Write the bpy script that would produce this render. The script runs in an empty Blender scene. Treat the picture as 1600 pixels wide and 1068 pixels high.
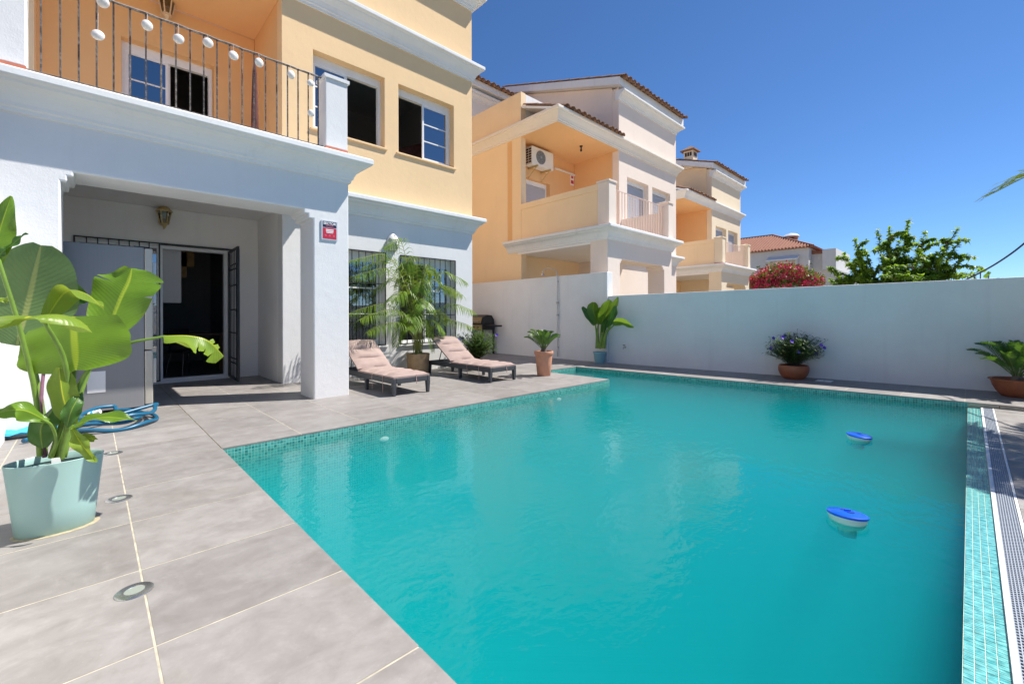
import bpy, bmesh, math, random
from mathutils import Vector, Matrix, noise
random.seed(7)
sc = bpy.context.scene
COL = sc.collection
rad = math.radians

# ------------------------------------------------------------------ camera
CAM_H = 1.1
FPX = 685.9; YAW = rad(46.2); ROLL = 0.0029; PPX, PPY = 800.0, 494.0
FW = Vector((math.cos(YAW), math.sin(YAW), 0)); RT = Vector((math.sin(YAW), -math.cos(YAW), 0)); UP = Vector((0, 0, 1))
cam = bpy.data.cameras.new('camera'); cam_o = bpy.data.objects.new('camera', cam); COL.objects.link(cam_o)
cam.sensor_fit = 'HORIZONTAL'; cam.sensor_width = 36.0; cam.lens = 36.0 * FPX / 1600.0
cam.shift_y = -(534.0 - PPY) / 1600.0
cam.clip_start = 0.05; cam.clip_end = 3000
_r = RT * math.cos(ROLL) - UP * math.sin(ROLL); _u = RT * math.sin(ROLL) + UP * math.cos(ROLL)
m = Matrix.Identity(4)
for i in range(3):
    m[i][0], m[i][1], m[i][2] = _r[i], _u[i], -FW[i]
m.translation = Vector((0, 0, CAM_H)); cam_o.matrix_world = m
sc.camera = cam_o

# ------------------------------------------------------------------ light
SUNV = Vector((0.395, -0.232, 0.65)).normalized()      # towards the sun
elev = math.asin(SUNV.z); az = math.atan2(SUNV.x, SUNV.y)   # azimuth from +Y towards +X
world = bpy.data.worlds.new('World'); sc.world = world; world.use_nodes = True
nt = world.node_tree; nt.nodes.clear()
sky = nt.nodes.new('ShaderNodeTexSky'); sky.sky_type = 'NISHITA'; sky.sun_disc = False
sky.sun_elevation = elev; sky.sun_rotation = az
sky.air_density = 1.0; sky.dust_density = 0.0; sky.ozone_density = 10.0; sky.altitude = 2000
bg = nt.nodes.new('ShaderNodeBackground'); bg.inputs[1].default_value = 0.092
wo = nt.nodes.new('ShaderNodeOutputWorld')
hs_ = nt.nodes.new('ShaderNodeHueSaturation'); hs_.inputs['Saturation'].default_value = 1.045; nt.links.new(sky.outputs[0], hs_.inputs['Color']); nt.links.new(hs_.outputs[0], bg.inputs[0]); nt.links.new(bg.outputs[0], wo.inputs[0])
sun = bpy.data.lights.new('sun', 'SUN'); sun.energy = 4.8; sun.angle = rad(0.53); sun.color = (1.0, 0.955, 0.88)
sun_o = bpy.data.objects.new('sun', sun); COL.objects.link(sun_o)
sun_o.rotation_euler = (-SUNV).to_track_quat('-Z', 'Y').to_euler()
sun_o.location = (6, -4, 9)
sc.view_settings.view_transform = 'Standard'; sc.view_settings.look = 'None'
sc.view_settings.gamma = 1.0; sc.view_settings.use_curve_mapping = False
sc.view_settings.exposure = 0.70
sc.cycles.max_bounces = 10; sc.cycles.diffuse_bounces = 7; sc.cycles.glossy_bounces = 4
sc.cycles.transmission_bounces = 4; sc.cycles.transparent_max_bounces = 16; sc.cycles.volume_bounces = 2
sc.cycles.sample_clamp_indirect = 6.0; sc.cycles.caustics_reflective = False; sc.cycles.caustics_refractive = False
sc.cycles.use_denoising = True

# ------------------------------------------------------------------ pixel helpers (photo 1600 x 1068)
def ray(x, y):
    u = x - PPX; v = PPY - y
    a = u * math.cos(ROLL) + v * math.sin(ROLL); b = -u * math.sin(ROLL) + v * math.cos(ROLL)
    return FW + RT * (a / FPX) + UP * (b / FPX)
def on_z(x, y, z=0.0):
    d = ray(x, y); t = (z - CAM_H) / d.z; return Vector((d.x * t, d.y * t, z))
def on_y(x, y, Y):
    d = ray(x, y); t = Y / d.y; return Vector((d.x * t, Y, CAM_H + d.z * t))
def on_x(x, y, X):
    d = ray(x, y); t = X / d.x; return Vector((X, d.y * t, CAM_H + d.z * t))
def to_px(p):
    d = p[0] * FW.x + p[1] * FW.y
    if d < 0.05: return None
    a = (p[0] * RT.x + p[1] * RT.y) / d * FPX; b = (p[2] - CAM_H) / d * FPX
    return (PPX + a * math.cos(ROLL) - b * math.sin(ROLL), PPY - a * math.sin(ROLL) - b * math.cos(ROLL))

# ------------------------------------------------------------------ object helpers
def tag(o, label=None, cat=None, group=None, kind=None):
    if label: o['label'] = label
    if cat: o['category'] = cat
    if group: o['group'] = group
    if kind: o['kind'] = kind
    return o
def thing(name, label, cat, loc=(0, 0, 0), rotz=0.0, group=None):
    o = bpy.data.objects.new(name, None); COL.objects.link(o); o.empty_display_size = 0.1
    o.location = loc; o.rotation_euler = (0, 0, rotz)
    return tag(o, label, cat, group)
def copy_tree(o, parent=None):
    c = o.copy(); COL.objects.link(c); c.parent = parent
    for ch in list(o.children): copy_tree(ch, c)
    return c

class MB:
    """collects faces, builds one mesh"""
    def __init__(s): s.v = []; s.f = []; s.uv = {}; s.key = {}
    def vert(s, p, merge=False):
        if merge:
            k = (round(p[0], 4), round(p[1], 4), round(p[2], 4))
            if k in s.key: return s.key[k]
            s.key[k] = len(s.v)
        s.v.append((p[0], p[1], p[2])); return len(s.v) - 1
    def face(s, pts, merge=False, uvs=None):
        s.f.append([s.vert(p, merge) for p in pts])
        if uvs: s.uv[len(s.f) - 1] = uvs
    def box(s, x0, x1, y0, y1, z0, z1):
        b = len(s.v)
        for z in (z0, z1):
            for x, y in ((x0, y0), (x1, y0), (x1, y1), (x0, y1)): s.v.append((x, y, z))
        for q in ((0, 3, 2, 1), (4, 5, 6, 7), (0, 1, 5, 4), (1, 2, 6, 5), (2, 3, 7, 6), (3, 0, 4, 7)):
            s.f.append([b + i for i in q])
        return s
    def obox(s, c, ax, ay, az):
        """oriented box: centre and three half-axis vectors"""
        c, ax, ay, az = Vector(c), Vector(ax), Vector(ay), Vector(az); b = len(s.v)
        for k in (-1, 1):
            for i, j in ((-1, -1), (1, -1), (1, 1), (-1, 1)): s.v.append(tuple(c + ax * i + ay * j + az * k))
        for q in ((0, 3, 2, 1), (4, 5, 6, 7), (0, 1, 5, 4), (1, 2, 6, 5), (2, 3, 7, 6), (3, 0, 4, 7)):
            s.f.append([b + i for i in q])
        return s
    def prism(s, poly, axis, a0, a1):
        """poly = list of 2D points; axis 'z': (x,y), 'y': (x,z), 'x': (y,z)"""
        def P(p, a): return {'z': (p[0], p[1], a), 'y': (p[0], a, p[1]), 'x': (a, p[0], p[1])}[axis]
        n = len(poly); b = len(s.v)
        for p in poly: s.v.append(P(p, a0))
        for p in poly: s.v.append(P(p, a1))
        s.f.append([b + i for i in range(n)][::-1]); s.f.append([b + n + i for i in range(n)])
        for i in range(n):
            j = (i + 1) % n; s.f.append([b + i, b + j, b + n + j, b + n + i])
        return s
    def tube(s, pts, r, seg=8, caps=True):
        pts = [Vector(p) for p in pts]; n = len(pts)
        rs = r if isinstance(r, (list, tuple)) else [r] * n
        b = len(s.v); prev = None
        for i, p in enumerate(pts):
            t = (pts[min(i + 1, n - 1)] - pts[max(i - 1, 0)])
            t = t.normalized() if t.length > 1e-9 else Vector((0, 0, 1))
            if prev is None:
                a = t.cross(Vector((0, 0, 1)))
                if a.length < 1e-3: a = t.cross(Vector((1, 0, 0)))
            else:
                a = prev - t * prev.dot(t)
            a.normalize(); prev = a; c = t.cross(a)
            for k in range(seg):
                an = 2 * math.pi * k / seg
                s.v.append(tuple(p + (a * math.cos(an) + c * math.sin(an)) * rs[i]))
        for i in range(n - 1):
            for k in range(seg):
                k2 = (k + 1) % seg
                s.f.append([b + i * seg + k, b + i * seg + k2, b + (i + 1) * seg + k2, b + (i + 1) * seg + k])
        if caps:
            s.f.append([b + k for k in range(seg)][::-1]); s.f.append([b + (n - 1) * seg + k for k in range(seg)])
        return s
    def lathe(s, prof, seg=32, c=(0, 0, 0), sx=1.0, sy=1.0, cap0=True, cap1=True):
        """prof = list of (radius, z)"""
        b = len(s.v); n = len(prof)
        for r_, z in prof:
            for k in range(seg):
                an = 2 * math.pi * k / seg
                s.v.append((c[0] + r_ * sx * math.cos(an), c[1] + r_ * sy * math.sin(an), c[2] + z))
        for i in range(n - 1):
            for k in range(seg):
                k2 = (k + 1) % seg
                s.f.append([b + i * seg + k, b + i * seg + k2, b + (i + 1) * seg + k2, b + (i + 1) * seg + k])
        if cap0: s.f.append([b + k for k in range(seg)][::-1])
        if cap1: s.f.append([b + (n - 1) * seg + k for k in range(seg)])
        return s
    def slab(s, axis, u0, u1, w0, w1, d0, d1, holes=()):
        """wall slab with rectangular holes. axis 'y': u=x, thickness d along y; axis 'x': u=y, d along x"""
        us = sorted({u0, u1} | {h[0] for h in holes} | {h[1] for h in holes}); us = [u for u in us if u0 <= u <= u1]
        ws = sorted({w0, w1} | {h[2] for h in holes} | {h[3] for h in holes}); ws = [w for w in ws if w0 <= w <= w1]
        def P(u, d, w): return (u, d, w) if axis == 'y' else (d, u, w)
        def solid(i, j):
            if i < 0 or j < 0 or i >= len(us) - 1 or j >= len(ws) - 1: return False
            cu = (us[i] + us[i + 1]) / 2; cw = (ws[j] + ws[j + 1]) / 2
            return not any(h[0] < cu < h[1] and h[2] < cw < h[3] for h in holes)
        for i in range(len(us) - 1):
            for j in range(len(ws) - 1):
                if not solid(i, j): continue
                a, b2, c, d = us[i], us[i + 1], ws[j], ws[j + 1]
                s.face([P(a, d0, c), P(b2, d0, c), P(b2, d0, d), P(a, d0, d)], True)
                s.face([P(a, d1, d), P(b2, d1, d), P(b2, d1, c), P(a, d1, c)], True)
                if not solid(i - 1, j): s.face([P(a, d0, c), P(a, d0, d), P(a, d1, d), P(a, d1, c)], True)
                if not solid(i + 1, j): s.face([P(b2, d0, d), P(b2, d0, c), P(b2, d1, c), P(b2, d1, d)], True)
                if not solid(i, j - 1): s.face([P(b2, d0, c), P(a, d0, c), P(a, d1, c), P(b2, d1, c)], True)
                if not solid(i, j + 1): s.face([P(a, d0, d), P(b2, d0, d), P(b2, d1, d), P(a, d1, d)], True)
        return s
    def sweep(s, path, prof, closed=False):
        """cornice: path = XY points, outward is to the right of travel; prof = (out, z), first and last lie inside the wall"""
        n = len(path); rows = []
        for i in range(n):
            p = Vector(path[i]).to_2d()
            ds = []
            if i > 0: ds.append((p - Vector(path[i - 1]).to_2d()).normalized())
            if i < n - 1: ds.append((Vector(path[i + 1]).to_2d() - p).normalized())
            ns = [Vector((d.y, -d.x)) for d in ds]
            if len(ns) == 2:
                nn = ns[0] + ns[1]; nn = nn / max(nn.dot(ns[0]), 0.2)
            else: nn = ns[0]
            rows.append([(p.x + nn.x * o, p.y + nn.y * o, z) for o, z in prof])
        b = len(s.v); k = len(prof)
        for r_ in rows: s.v.extend(r_)
        for i in range(n - 1):
            for j in range(k):
                j2 = (j + 1) % k
                s.f.append([b + i * k + j, b + (i + 1) * k + j, b + (i + 1) * k + j2, b + i * k + j2])
        s.f.append([b + j for j in range(k)]); s.f.append([b + (n - 1) * k + j for j in range(k)][::-1])
        return s
    def build(s, name, mat, parent=None, smooth=False, bevel=0.0, fix=True, seg=2):
        me = bpy.data.meshes.new(name); me.from_pydata(s.v, [], s.f)
        if s.uv:
            l = me.uv_layers.new(name='UVMap')
            for p in me.polygons:
                u = s.uv.get(p.index)
                if u:
                    for li, uvc in zip(p.loop_indices, u): l.data[li].uv = uvc
        if fix:
            bm = bmesh.new(); bm.from_mesh(me)
            bmesh.ops.recalc_face_normals(bm, faces=bm.faces); bm.to_mesh(me); bm.free()
        if smooth:
            me.polygons.foreach_set('use_smooth', [True] * len(me.polygons))
        me.materials.append(mat)
        o = bpy.data.objects.new(name, me); COL.objects.link(o)
        if parent is not None: o.parent = parent
        if bevel > 0:
            b = o.modifiers.new('bevel', 'BEVEL'); b.width = bevel; b.segments = seg; b.limit_method = 'ANGLE'; b.angle_limit = rad(40)
        if smooth:
            bpy_smooth(me)
        return o
def bpy_smooth(me, ang=50):
    """mark sharp edges so smooth shading keeps creases"""
    bm = bmesh.new(); bm.from_mesh(me); lim = rad(ang)
    for e in bm.edges:
        if len(e.link_faces) == 2 and e.calc_face_angle(0) > lim: e.smooth = False
    bm.to_mesh(me); bm.free()
def crom(pts, n):
    """Catmull-Rom through pts, n samples"""
    pts = [Vector(p) for p in pts]
    if len(pts) == 2: return [pts[0].lerp(pts[1], i / (n - 1)) for i in range(n)]
    P = [pts[0] * 2 - pts[1]] + pts + [pts[-1] * 2 - pts[-2]]; out = []
    for i in range(n):
        t = i / (n - 1) * (len(pts) - 1); k = min(int(t), len(pts) - 2); f = t - k
        a, b, c, d = P[k], P[k + 1], P[k + 2], P[k + 3]
        out.append(0.5 * ((2 * b) + (c - a) * f + (2 * a - 5 * b + 4 * c - d) * f * f + (3 * b - a - 3 * c + d) * f ** 3))
    return out
# ------------------------------------------------------------------ materials
class N:
    def __init__(s, name):
        s.m = bpy.data.materials.new(name); s.m.use_nodes = True; s.t = s.m.node_tree; s.t.nodes.clear()
        s.out = s.t.nodes.new('ShaderNodeOutputMaterial')
    def n(s, typ, **kw):
        o = s.t.nodes.new(typ)
        for k, v in kw.items():
            if k.startswith('i_'):
                key = k[2:].replace('_', ' ')
                o.inputs[key].default_value = v
            else: setattr(o, k, v)
        return o
    def l(s, a, b): s.t.links.new(a, b)
    def pos(s): return s.n('ShaderNodeNewGeometry').outputs['Position']
    def noise(s, vec, scale, detail=4, rough=0.55, dist=0.0):
        o = s.n('ShaderNodeTexNoise'); o.inputs['Scale'].default_value = scale; o.inputs['Detail'].default_value = detail
        o.inputs['Roughness'].default_value = rough; o.inputs['Distortion'].default_value = dist
        if vec is not None: s.l(vec, o.inputs['Vector'])
        return o.outputs['Fac']
    def mapping(s, vec, scale=(1, 1, 1), loc=(0, 0, 0), rot=(0, 0, 0)):
        o = s.n('ShaderNodeMapping'); o.inputs['Scale'].default_value = scale; o.inputs['Location'].default_value = loc
        o.inputs['Rotation'].default_value = rot; s.l(vec, o.inputs['Vector']); return o.outputs[0]
    def ramp(s, fac, stops):
        o = s.n('ShaderNodeValToRGB'); e = o.color_ramp.elements
        while len(e) < len(stops): e.new(0.5)
        for el, (p, c) in zip(e, stops):
            el.position = p; el.color = (c, c, c, 1) if isinstance(c, (int, float)) else (*c, 1)
        s.l(fac, o.inputs[0]); return o.outputs[0]
    def mix(s, fac, a, b, typ='MIX'):
        o = s.n('ShaderNodeMix', data_type='RGBA', blend_type=typ)
        for inp, v in ((o.inputs[0], fac), (o.inputs[6], a), (o.inputs[7], b)):
            if isinstance(v, (int, float)): inp.default_value = v
            elif isinstance(v, tuple): inp.default_value = (*v, 1) if len(v) == 3 else v
            else: s.l(v, inp)
        return o.outputs[2]
    def math(s, op, a, b=None):
        o = s.n('ShaderNodeMath', operation=op)
        for inp, v in ((o.inputs[0], a), (o.inputs[1], b)):
            if v is None: continue
            if isinstance(v, (int, float)): inp.default_value = v
            else: s.l(v, inp)
        return o.outputs[0]
    def bump(s, h, strength=0.3, dist=0.01, normal=None):
        o = s.n('ShaderNodeBump'); o.inputs['Strength'].default_value = strength; o.inputs['Distance'].default_value = dist
        s.l(h, o.inputs['Height'])
        if normal is not None: s.l(normal, o.inputs['Normal'])
        return o.outputs[0]
    def pbr(s, color, rough=0.6, metal=0.0, normal=None, spec=None, coat=None):
        o = s.n('ShaderNodeBsdfPrincipled')
        if isinstance(color, tuple): o.inputs['Base Color'].default_value = (*color, 1)
        else: s.l(color, o.inputs['Base Color'])
        if isinstance(rough, (int, float)): o.inputs['Roughness'].default_value = rough
        else: s.l(rough, o.inputs['Roughness'])
        o.inputs['Metallic'].default_value = metal
        if spec is not None: o.inputs['Specular IOR Level'].default_value = spec
        if coat is not None: o.inputs['Coat Weight'].default_value = coat
        if normal is not None: s.l(normal, o.inputs['Normal'])
        return o.outputs[0]
    def done(s, sh): s.l(sh, s.out.inputs[0]); return s.m

def stucco(name, col, var=0.06, streak=0.10, bump=0.35):
    k = N(name); p = k.pos()
    lo = tuple(c * (1 - var) for c in col)
    c = k.mix(k.ramp(k.noise(p, 1.3, 5, 0.6), [(0.3, 0.0), (0.7, 1.0)]), lo, col)
    st = k.noise(k.mapping(p, (7, 7, 0.5)), 1.0, 4, 0.6)
    c = k.mix(k.math('MULTIPLY', k.ramp(st, [(0.56, 0.0), (0.75, 1.0)]), streak), c, tuple(x * 0.62 for x in col))
    sp = k.noise(p, 16, 3, 0.7)
    c = k.mix(k.math('MULTIPLY', k.ramp(sp, [(0.62, 0.0), (0.74, 1.0)]), 0.10), c, tuple(x * 0.7 for x in col))
    h = k.math('ADD', k.noise(p, 60, 5, 0.65), k.math('MULTIPLY', k.noise(p, 9, 3), 1.4))
    return k.done(k.pbr(c, 0.85, 0, k.bump(h, bump, 0.006), spec=0.25))
M = {}
M['white'] = stucco('white_stucco', (0.745, 0.74, 0.735))
M['wall_white'] = stucco('garden_wall_stucco', (0.82, 0.81, 0.795), 0.08, 0.14)
M['white_lifted'] = stucco('lifted_white_stucco', (0.89, 0.865, 0.845))  # house white made brighter, so the porch's shade is lightened in the colour
M['trim'] = stucco('trim_plaster', (0.80, 0.80, 0.79), 0.08, 0.22, 0.25)
M['trim_cream'] = stucco('cream_trim_plaster', (0.82, 0.76, 0.68), 0.06, 0.15, 0.2)
M['cream'] = stucco('cream_stucco', (0.82, 0.585, 0.335), 0.05, 0.08)
M['peach'] = stucco('peach_stucco', (0.90, 0.68, 0.43), 0.05, 0.08)
M['recess'] = stucco('shaded_peach_stucco', (0.79, 0.475, 0.225), 0.05, 0.08)  # wall peach deepened: recess shade and orange bounce put into the colour
M['pale'] = stucco('pale_stucco', (0.82, 0.705, 0.61), 0.05, 0.08)
M['pale_cream'] = stucco('pale_cream_stucco', (0.80, 0.67, 0.49), 0.05, 0.08)
M['far_white'] = stucco('far_white_stucco', (0.66, 0.66, 0.65), 0.06, 0.1)
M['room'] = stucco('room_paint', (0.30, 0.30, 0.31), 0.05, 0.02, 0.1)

def plain(name, col, rough=0.5, metal=0.0, var=0.0, scale=6, bump=0.0, spec=None, coat=None):
    k = N(name); c = col; nrm = None
    if var or bump:
        p = k.pos(); f = k.noise(p, scale, 5, 0.6)
        if var: c = k.mix(k.ramp(f, [(0.3, 0.0), (0.7, 1.0)]), tuple(x * (1 - var) for x in col), tuple(min(1, x * (1 + var)) for x in col))
        if bump: nrm = k.bump(k.noise(p, scale * 6, 4), bump, 0.004)
    return k.done(k.pbr(c, rough, metal, nrm, spec, coat))
M['room_dark'] = plain('unlit_room_paint', (0.07, 0.06, 0.055), 0.9)  # near-black: the darkness of the balcony room is put into its colour
M['iron'] = plain('black_iron', (0.012, 0.014, 0.018), 0.45, 0.0, 0.2, 20, 0.2)
def _rusty():
    k = N('weathered_rail_iron'); p = k.pos()
    f = k.ramp(k.noise(p, 35, 4, 0.7), [(0.45, 0.0), (0.62, 1.0)])
    return k.done(k.pbr(k.mix(f, (0.045, 0.035, 0.03), (0.20, 0.17, 0.15)), 0.6, 0.0, k.bump(k.noise(p, 120, 3), 0.3, 0.003)))
M['rail'] = _rusty()
M['rail_pink'] = plain('pale_pink_rail_paint', (0.66, 0.50, 0.44), 0.5)
M['alu'] = plain('white_window_aluminium', (0.78, 0.78, 0.78), 0.35, 0.0, 0.03, 10)
M['terracotta'] = plain('terracotta', (0.50, 0.21, 0.115), 0.75, 0, 0.16, 9, 0.3)
M['terracotta_pale'] = plain('pale_terracotta', (0.60, 0.29, 0.175), 0.7, 0, 0.10, 8, 0.2)
M['terracotta_dark'] = plain('glazed_brown_clay', (0.34, 0.105, 0.045), 0.5, 0, 0.18, 9, 0.2)
M['skirting'] = plain('terracotta_skirting', (0.50, 0.16, 0.09), 0.6, 0, 0.15, 12, 0.2)
M['tan_clay'] = plain('tan_clay', (0.46, 0.30, 0.15), 0.8, 0, 0.22, 10, 0.5)
M['mint'] = plain('mint_plastic', (0.33, 0.51, 0.485), 0.42, 0, 0.03, 4)
M['mint_in'] = plain('mint_plastic_rim', (0.22, 0.33, 0.31), 0.55)
M['soil'] = plain('soil', (0.035, 0.025, 0.018), 0.95, 0, 0.4, 40, 1.0)
M['steel'] = plain('brushed_steel', (0.50, 0.50, 0.49), 0.34, 0.9, 0.06, 6)
def _fridge():
    k = N('fridge_side_panel'); p = k.pos()
    s = k.noise(k.mapping(p, (60, 60, 1.2)), 1.0, 3, 0.6)
    c = k.mix(k.ramp(s, [(0.35, 0.0), (0.65, 1.0)]), (0.235, 0.238, 0.25), (0.245, 0.248, 0.258))
    return k.done(k.pbr(c, 0.36, 0.1))
M['fridge'] = _fridge()
M['fridge_door'] = plain('fridge_door_steel', (0.50, 0.47, 0.41), 0.4, 0.3, 0.05, 5)
M['light_ring'] = plain('satin_steel_ring', (0.50, 0.50, 0.48), 0.26, 0.9)
M['chrome'] = plain('chrome', (0.62, 0.62, 0.62), 0.16, 1.0)
M['dark_metal'] = plain('grill_black', (0.018, 0.019, 0.022), 0.35, 0.2, 0.3, 15)
M['copper'] = plain('grill_front_steel', (0.48, 0.33, 0.15), 0.35, 0.6, 0.15, 12)
M['wicker'] = plain('anthracite_resin', (0.045, 0.05, 0.058), 0.55, 0, 0.15, 60, 0.4)
def _cushion():
    k = N('dusty_pink_fabric'); p = k.pos()
    w = k.noise(k.mapping(p, (260, 260, 260)), 1.0, 2)
    f = k.noise(p, 7, 4)
    c = k.mix(k.ramp(f, [(0.3, 0.0), (0.7, 1.0)]), (0.335, 0.25, 0.222), (0.40, 0.305, 0.275))
    return k.done(k.pbr(c, 0.9, 0, k.bump(k.math('ADD', w, k.math('MULTIPLY', f, 2.0)), 0.35, 0.006), spec=0.15))
M['cushion'] = _cushion()
M['strap'] = plain('pink_strap', (0.50, 0.33, 0.29), 0.9)
M['gold'] = plain('aged_gold_paint', (0.55, 0.40, 0.17), 0.45, 0.3, 0.2, 30)
M['gold_pale'] = plain('cream_lantern_paint', (0.70, 0.52, 0.34), 0.5, 0, 0.1, 20)
M['ceramic'] = plain('white_ceramic', (0.80, 0.79, 0.77), 0.3)
M['hole'] = plain('dark_recess', (0.03, 0.022, 0.018), 0.8)
M['paper'] = plain('white_paper', (0.80, 0.80, 0.80), 0.6)
M['plastic_white'] = plain('white_plastic', (0.76, 0.75, 0.70), 0.35)
M['plastic_blue'] = plain('blue_plastic', (0.005, 0.10, 0.72), 0.25, coat=0.3)
M['plastic_blue_dark'] = plain('dark_blue_plastic', (0.006, 0.04, 0.25), 0.4)
M['hose'] = plain('blue_hose', (0.008, 0.105, 0.20), 0.35)
M['net'] = plain('light_blue_net', (0.05, 0.42, 0.72), 0.6, 0, 0.25, 40, 0.6)
M['sign_red'] = plain('sign_red', (0.52, 0.02, 0.045), 0.4)
M['sign_navy'] = plain('sign_navy', (0.012, 0.016, 0.05), 0.4)
M['sign_grey'] = plain('sign_border', (0.55, 0.58, 0.63), 0.4)
M['sign_pink'] = plain('sign_pink', (0.55, 0.10, 0.16), 0.5)
M['shutter'] = plain('grey_roller_shutter', (0.42, 0.43, 0.46), 0.5)
M['wood'] = plain('dark_wood', (0.10, 0.05, 0.025), 0.5, 0, 0.3, 14)
M['fabric_red'] = plain('patterned_dark_textile', (0.10, 0.03, 0.025), 0.9, 0, 0.5, 12)
M['blind'] = plain('grey_roller_blind', (0.50, 0.49, 0.50), 0.8)
M['lampwhite'] = plain('white_woven_lamp', (0.80, 0.74, 0.68), 0.7, 0, 0.08, 60, 0.5)
M['brick'] = plain('chimney_brick', (0.36, 0.16, 0.09), 0.8, 0, 0.25, 20, 0.4)
M['grate'] = plain('grey_grating', (0.33, 0.37, 0.43), 0.45)
M['grout'] = plain('pale_grout', (0.45, 0.41, 0.32), 0.9, 0, 0.28, 12, 0.3)
M['mosaic_grout'] = plain('mosaic_grout', (0.72, 0.76, 0.62), 0.8)
M['channel'] = plain('white_channel', (0.78, 0.78, 0.77), 0.5, 0, 0.05, 10)
M['cable'] = plain('black_cable', (0.02, 0.025, 0.04), 0.5)

def _glass(name, ior, tint, rough=0.0):
    k = N(name); fr = k.n('ShaderNodeFresnel'); fr.inputs['IOR'].default_value = ior
    g = k.n('ShaderNodeBsdfGlossy'); g.inputs['Roughness'].default_value = rough; g.inputs['Color'].default_value = (0.95, 0.97, 1, 1)
    t = k.n('ShaderNodeBsdfTransparent'); t.inputs['Color'].default_value = (*tint, 1)
    mx = k.n('ShaderNodeMixShader'); k.l(fr.outputs[0], mx.inputs[0]); k.l(t.outputs[0], mx.inputs[1]); k.l(g.outputs[0], mx.inputs[2])
    return k.done(mx.outputs[0])
M['glass'] = _glass('window_glass', 3.4, (0.30, 0.42, 0.50))
M['glass_clear'] = _glass('lamp_glass', 1.6, (0.7, 0.75, 0.72))

def _roof(name, c0, c1, c2):
    k = N(name); p = k.pos()
    f = k.noise(p, 5, 5, 0.7); g = k.noise(p, 22, 3, 0.6)
    c = k.mix(k.ramp(f, [(0.35, 0.0), (0.65, 1.0)]), c0, c1)
    c = k.mix(k.ramp(g, [(0.5, 0.0), (0.7, 1.0)]), c, c2)
    return k.done(k.pbr(c, 0.85, 0, k.bump(g, 0.4, 0.01)))
M['roof'] = _roof('weathered_clay_tile', (0.26, 0.13, 0.075), (0.36, 0.21, 0.12), (0.14, 0.085, 0.055))
M['roof_red'] = _roof('red_clay_tile', (0.30, 0.115, 0.07), (0.36, 0.16, 0.10), (0.20, 0.08, 0.055))

def _tile():
    k = N('grey_porcelain_tile'); p = k.pos()
    oi = k.n('ShaderNodeObjectInfo'); rnd = oi.outputs['Random']
    off = k.n('ShaderNodeCombineXYZ'); k.l(k.math('MULTIPLY', rnd, 37.0), off.inputs[0]); k.l(k.math('MULTIPLY', rnd, 91.0), off.inputs[1])
    va = k.n('ShaderNodeVectorMath', operation='ADD'); k.l(p, va.inputs[0]); k.l(off.outputs[0], va.inputs[1]); q = va.outputs[0]
    f1 = k.noise(k.mapping(q, (2.2, 4.0, 1)), 1.0, 6, 0.62, 0.9)
    f2 = k.noise(q, 7.5, 7, 0.74, 0.4); f3 = k.noise(q, 45, 3, 0.6)
    c = k.mix(k.ramp(f1, [(0.34, 0.0), (0.66, 1.0)]), (0.225, 0.207, 0.196), (0.290, 0.271, 0.260))
    c = k.mix(k.math('MULTIPLY', k.ramp(f2, [(0.50, 0.0), (0.70, 1.0)]), 0.6), c, (0.345, 0.325, 0.312))
    c = k.mix(k.math('MULTIPLY', k.ramp(f2, [(0.28, 1.0), (0.47, 0.0)]), 0.55), c, (0.185, 0.165, 0.15))
    st = k.noise(p, 1.7, 3, 0.5)      # water marks and scuffs across tiles
    c = k.mix(k.math('MULTIPLY', k.ramp(st, [(0.60, 0.0), (0.66, 1.0)]), 0.22), c, (0.20, 0.17, 0.14))
    c = k.mix(k.math('MULTIPLY', k.ramp(f3, [(0.66, 0.0), (0.72, 1.0)]), 0.25), c, (0.40, 0.385, 0.37))
    c = k.mix(1.0, c, k.ramp(rnd, [(0.0, 0.90), (1.0, 1.09)]), 'MULTIPLY')
    return k.done(k.pbr(c, k.ramp(f2, [(0.3, 0.42), (0.7, 0.6)]), 0, k.bump(k.math('ADD', f1, k.math('MULTIPLY', f3, 0.3)), 0.15, 0.003), spec=0.35))
M['tile'] = _tile()

def _mosaic():
    k = N('teal_glass_mosaic'); p = k.pos()
    sx = k.n('ShaderNodeSeparateXYZ'); k.l(p, sx.inputs[0])
    cb = k.n('ShaderNodeCombineXYZ'); k.l(k.math('ADD', sx.outputs[0], sx.outputs[1]), cb.inputs[0]); k.l(sx.outputs[2], cb.inputs[1])
    b = k.n('ShaderNodeTexBrick'); b.offset = 0.0; b.squash = 1.0
    k.l(cb.outputs[0], b.inputs['Vector'])
    b.inputs['Color1'].default_value = (0.01, 0.20, 0.20, 1); b.inputs['Color2'].default_value = (0.10, 0.42, 0.38, 1)
    b.inputs['Mortar'].default_value = (0.36, 0.55, 0.46, 1); b.inputs['Scale'].default_value = 1.0
    b.inputs['Mortar Size'].default_value = 0.0016; b.inputs['Brick Width'].default_value = 0.0255; b.inputs['Row Height'].default_value = 0.0255
    b.inputs['Mortar Smooth'].default_value = 0.1; b.inputs['Bias'].default_value = 0.0
    return k.done(k.pbr(b.outputs[0], 0.15))
M['mosaic'] = _mosaic()
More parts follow.
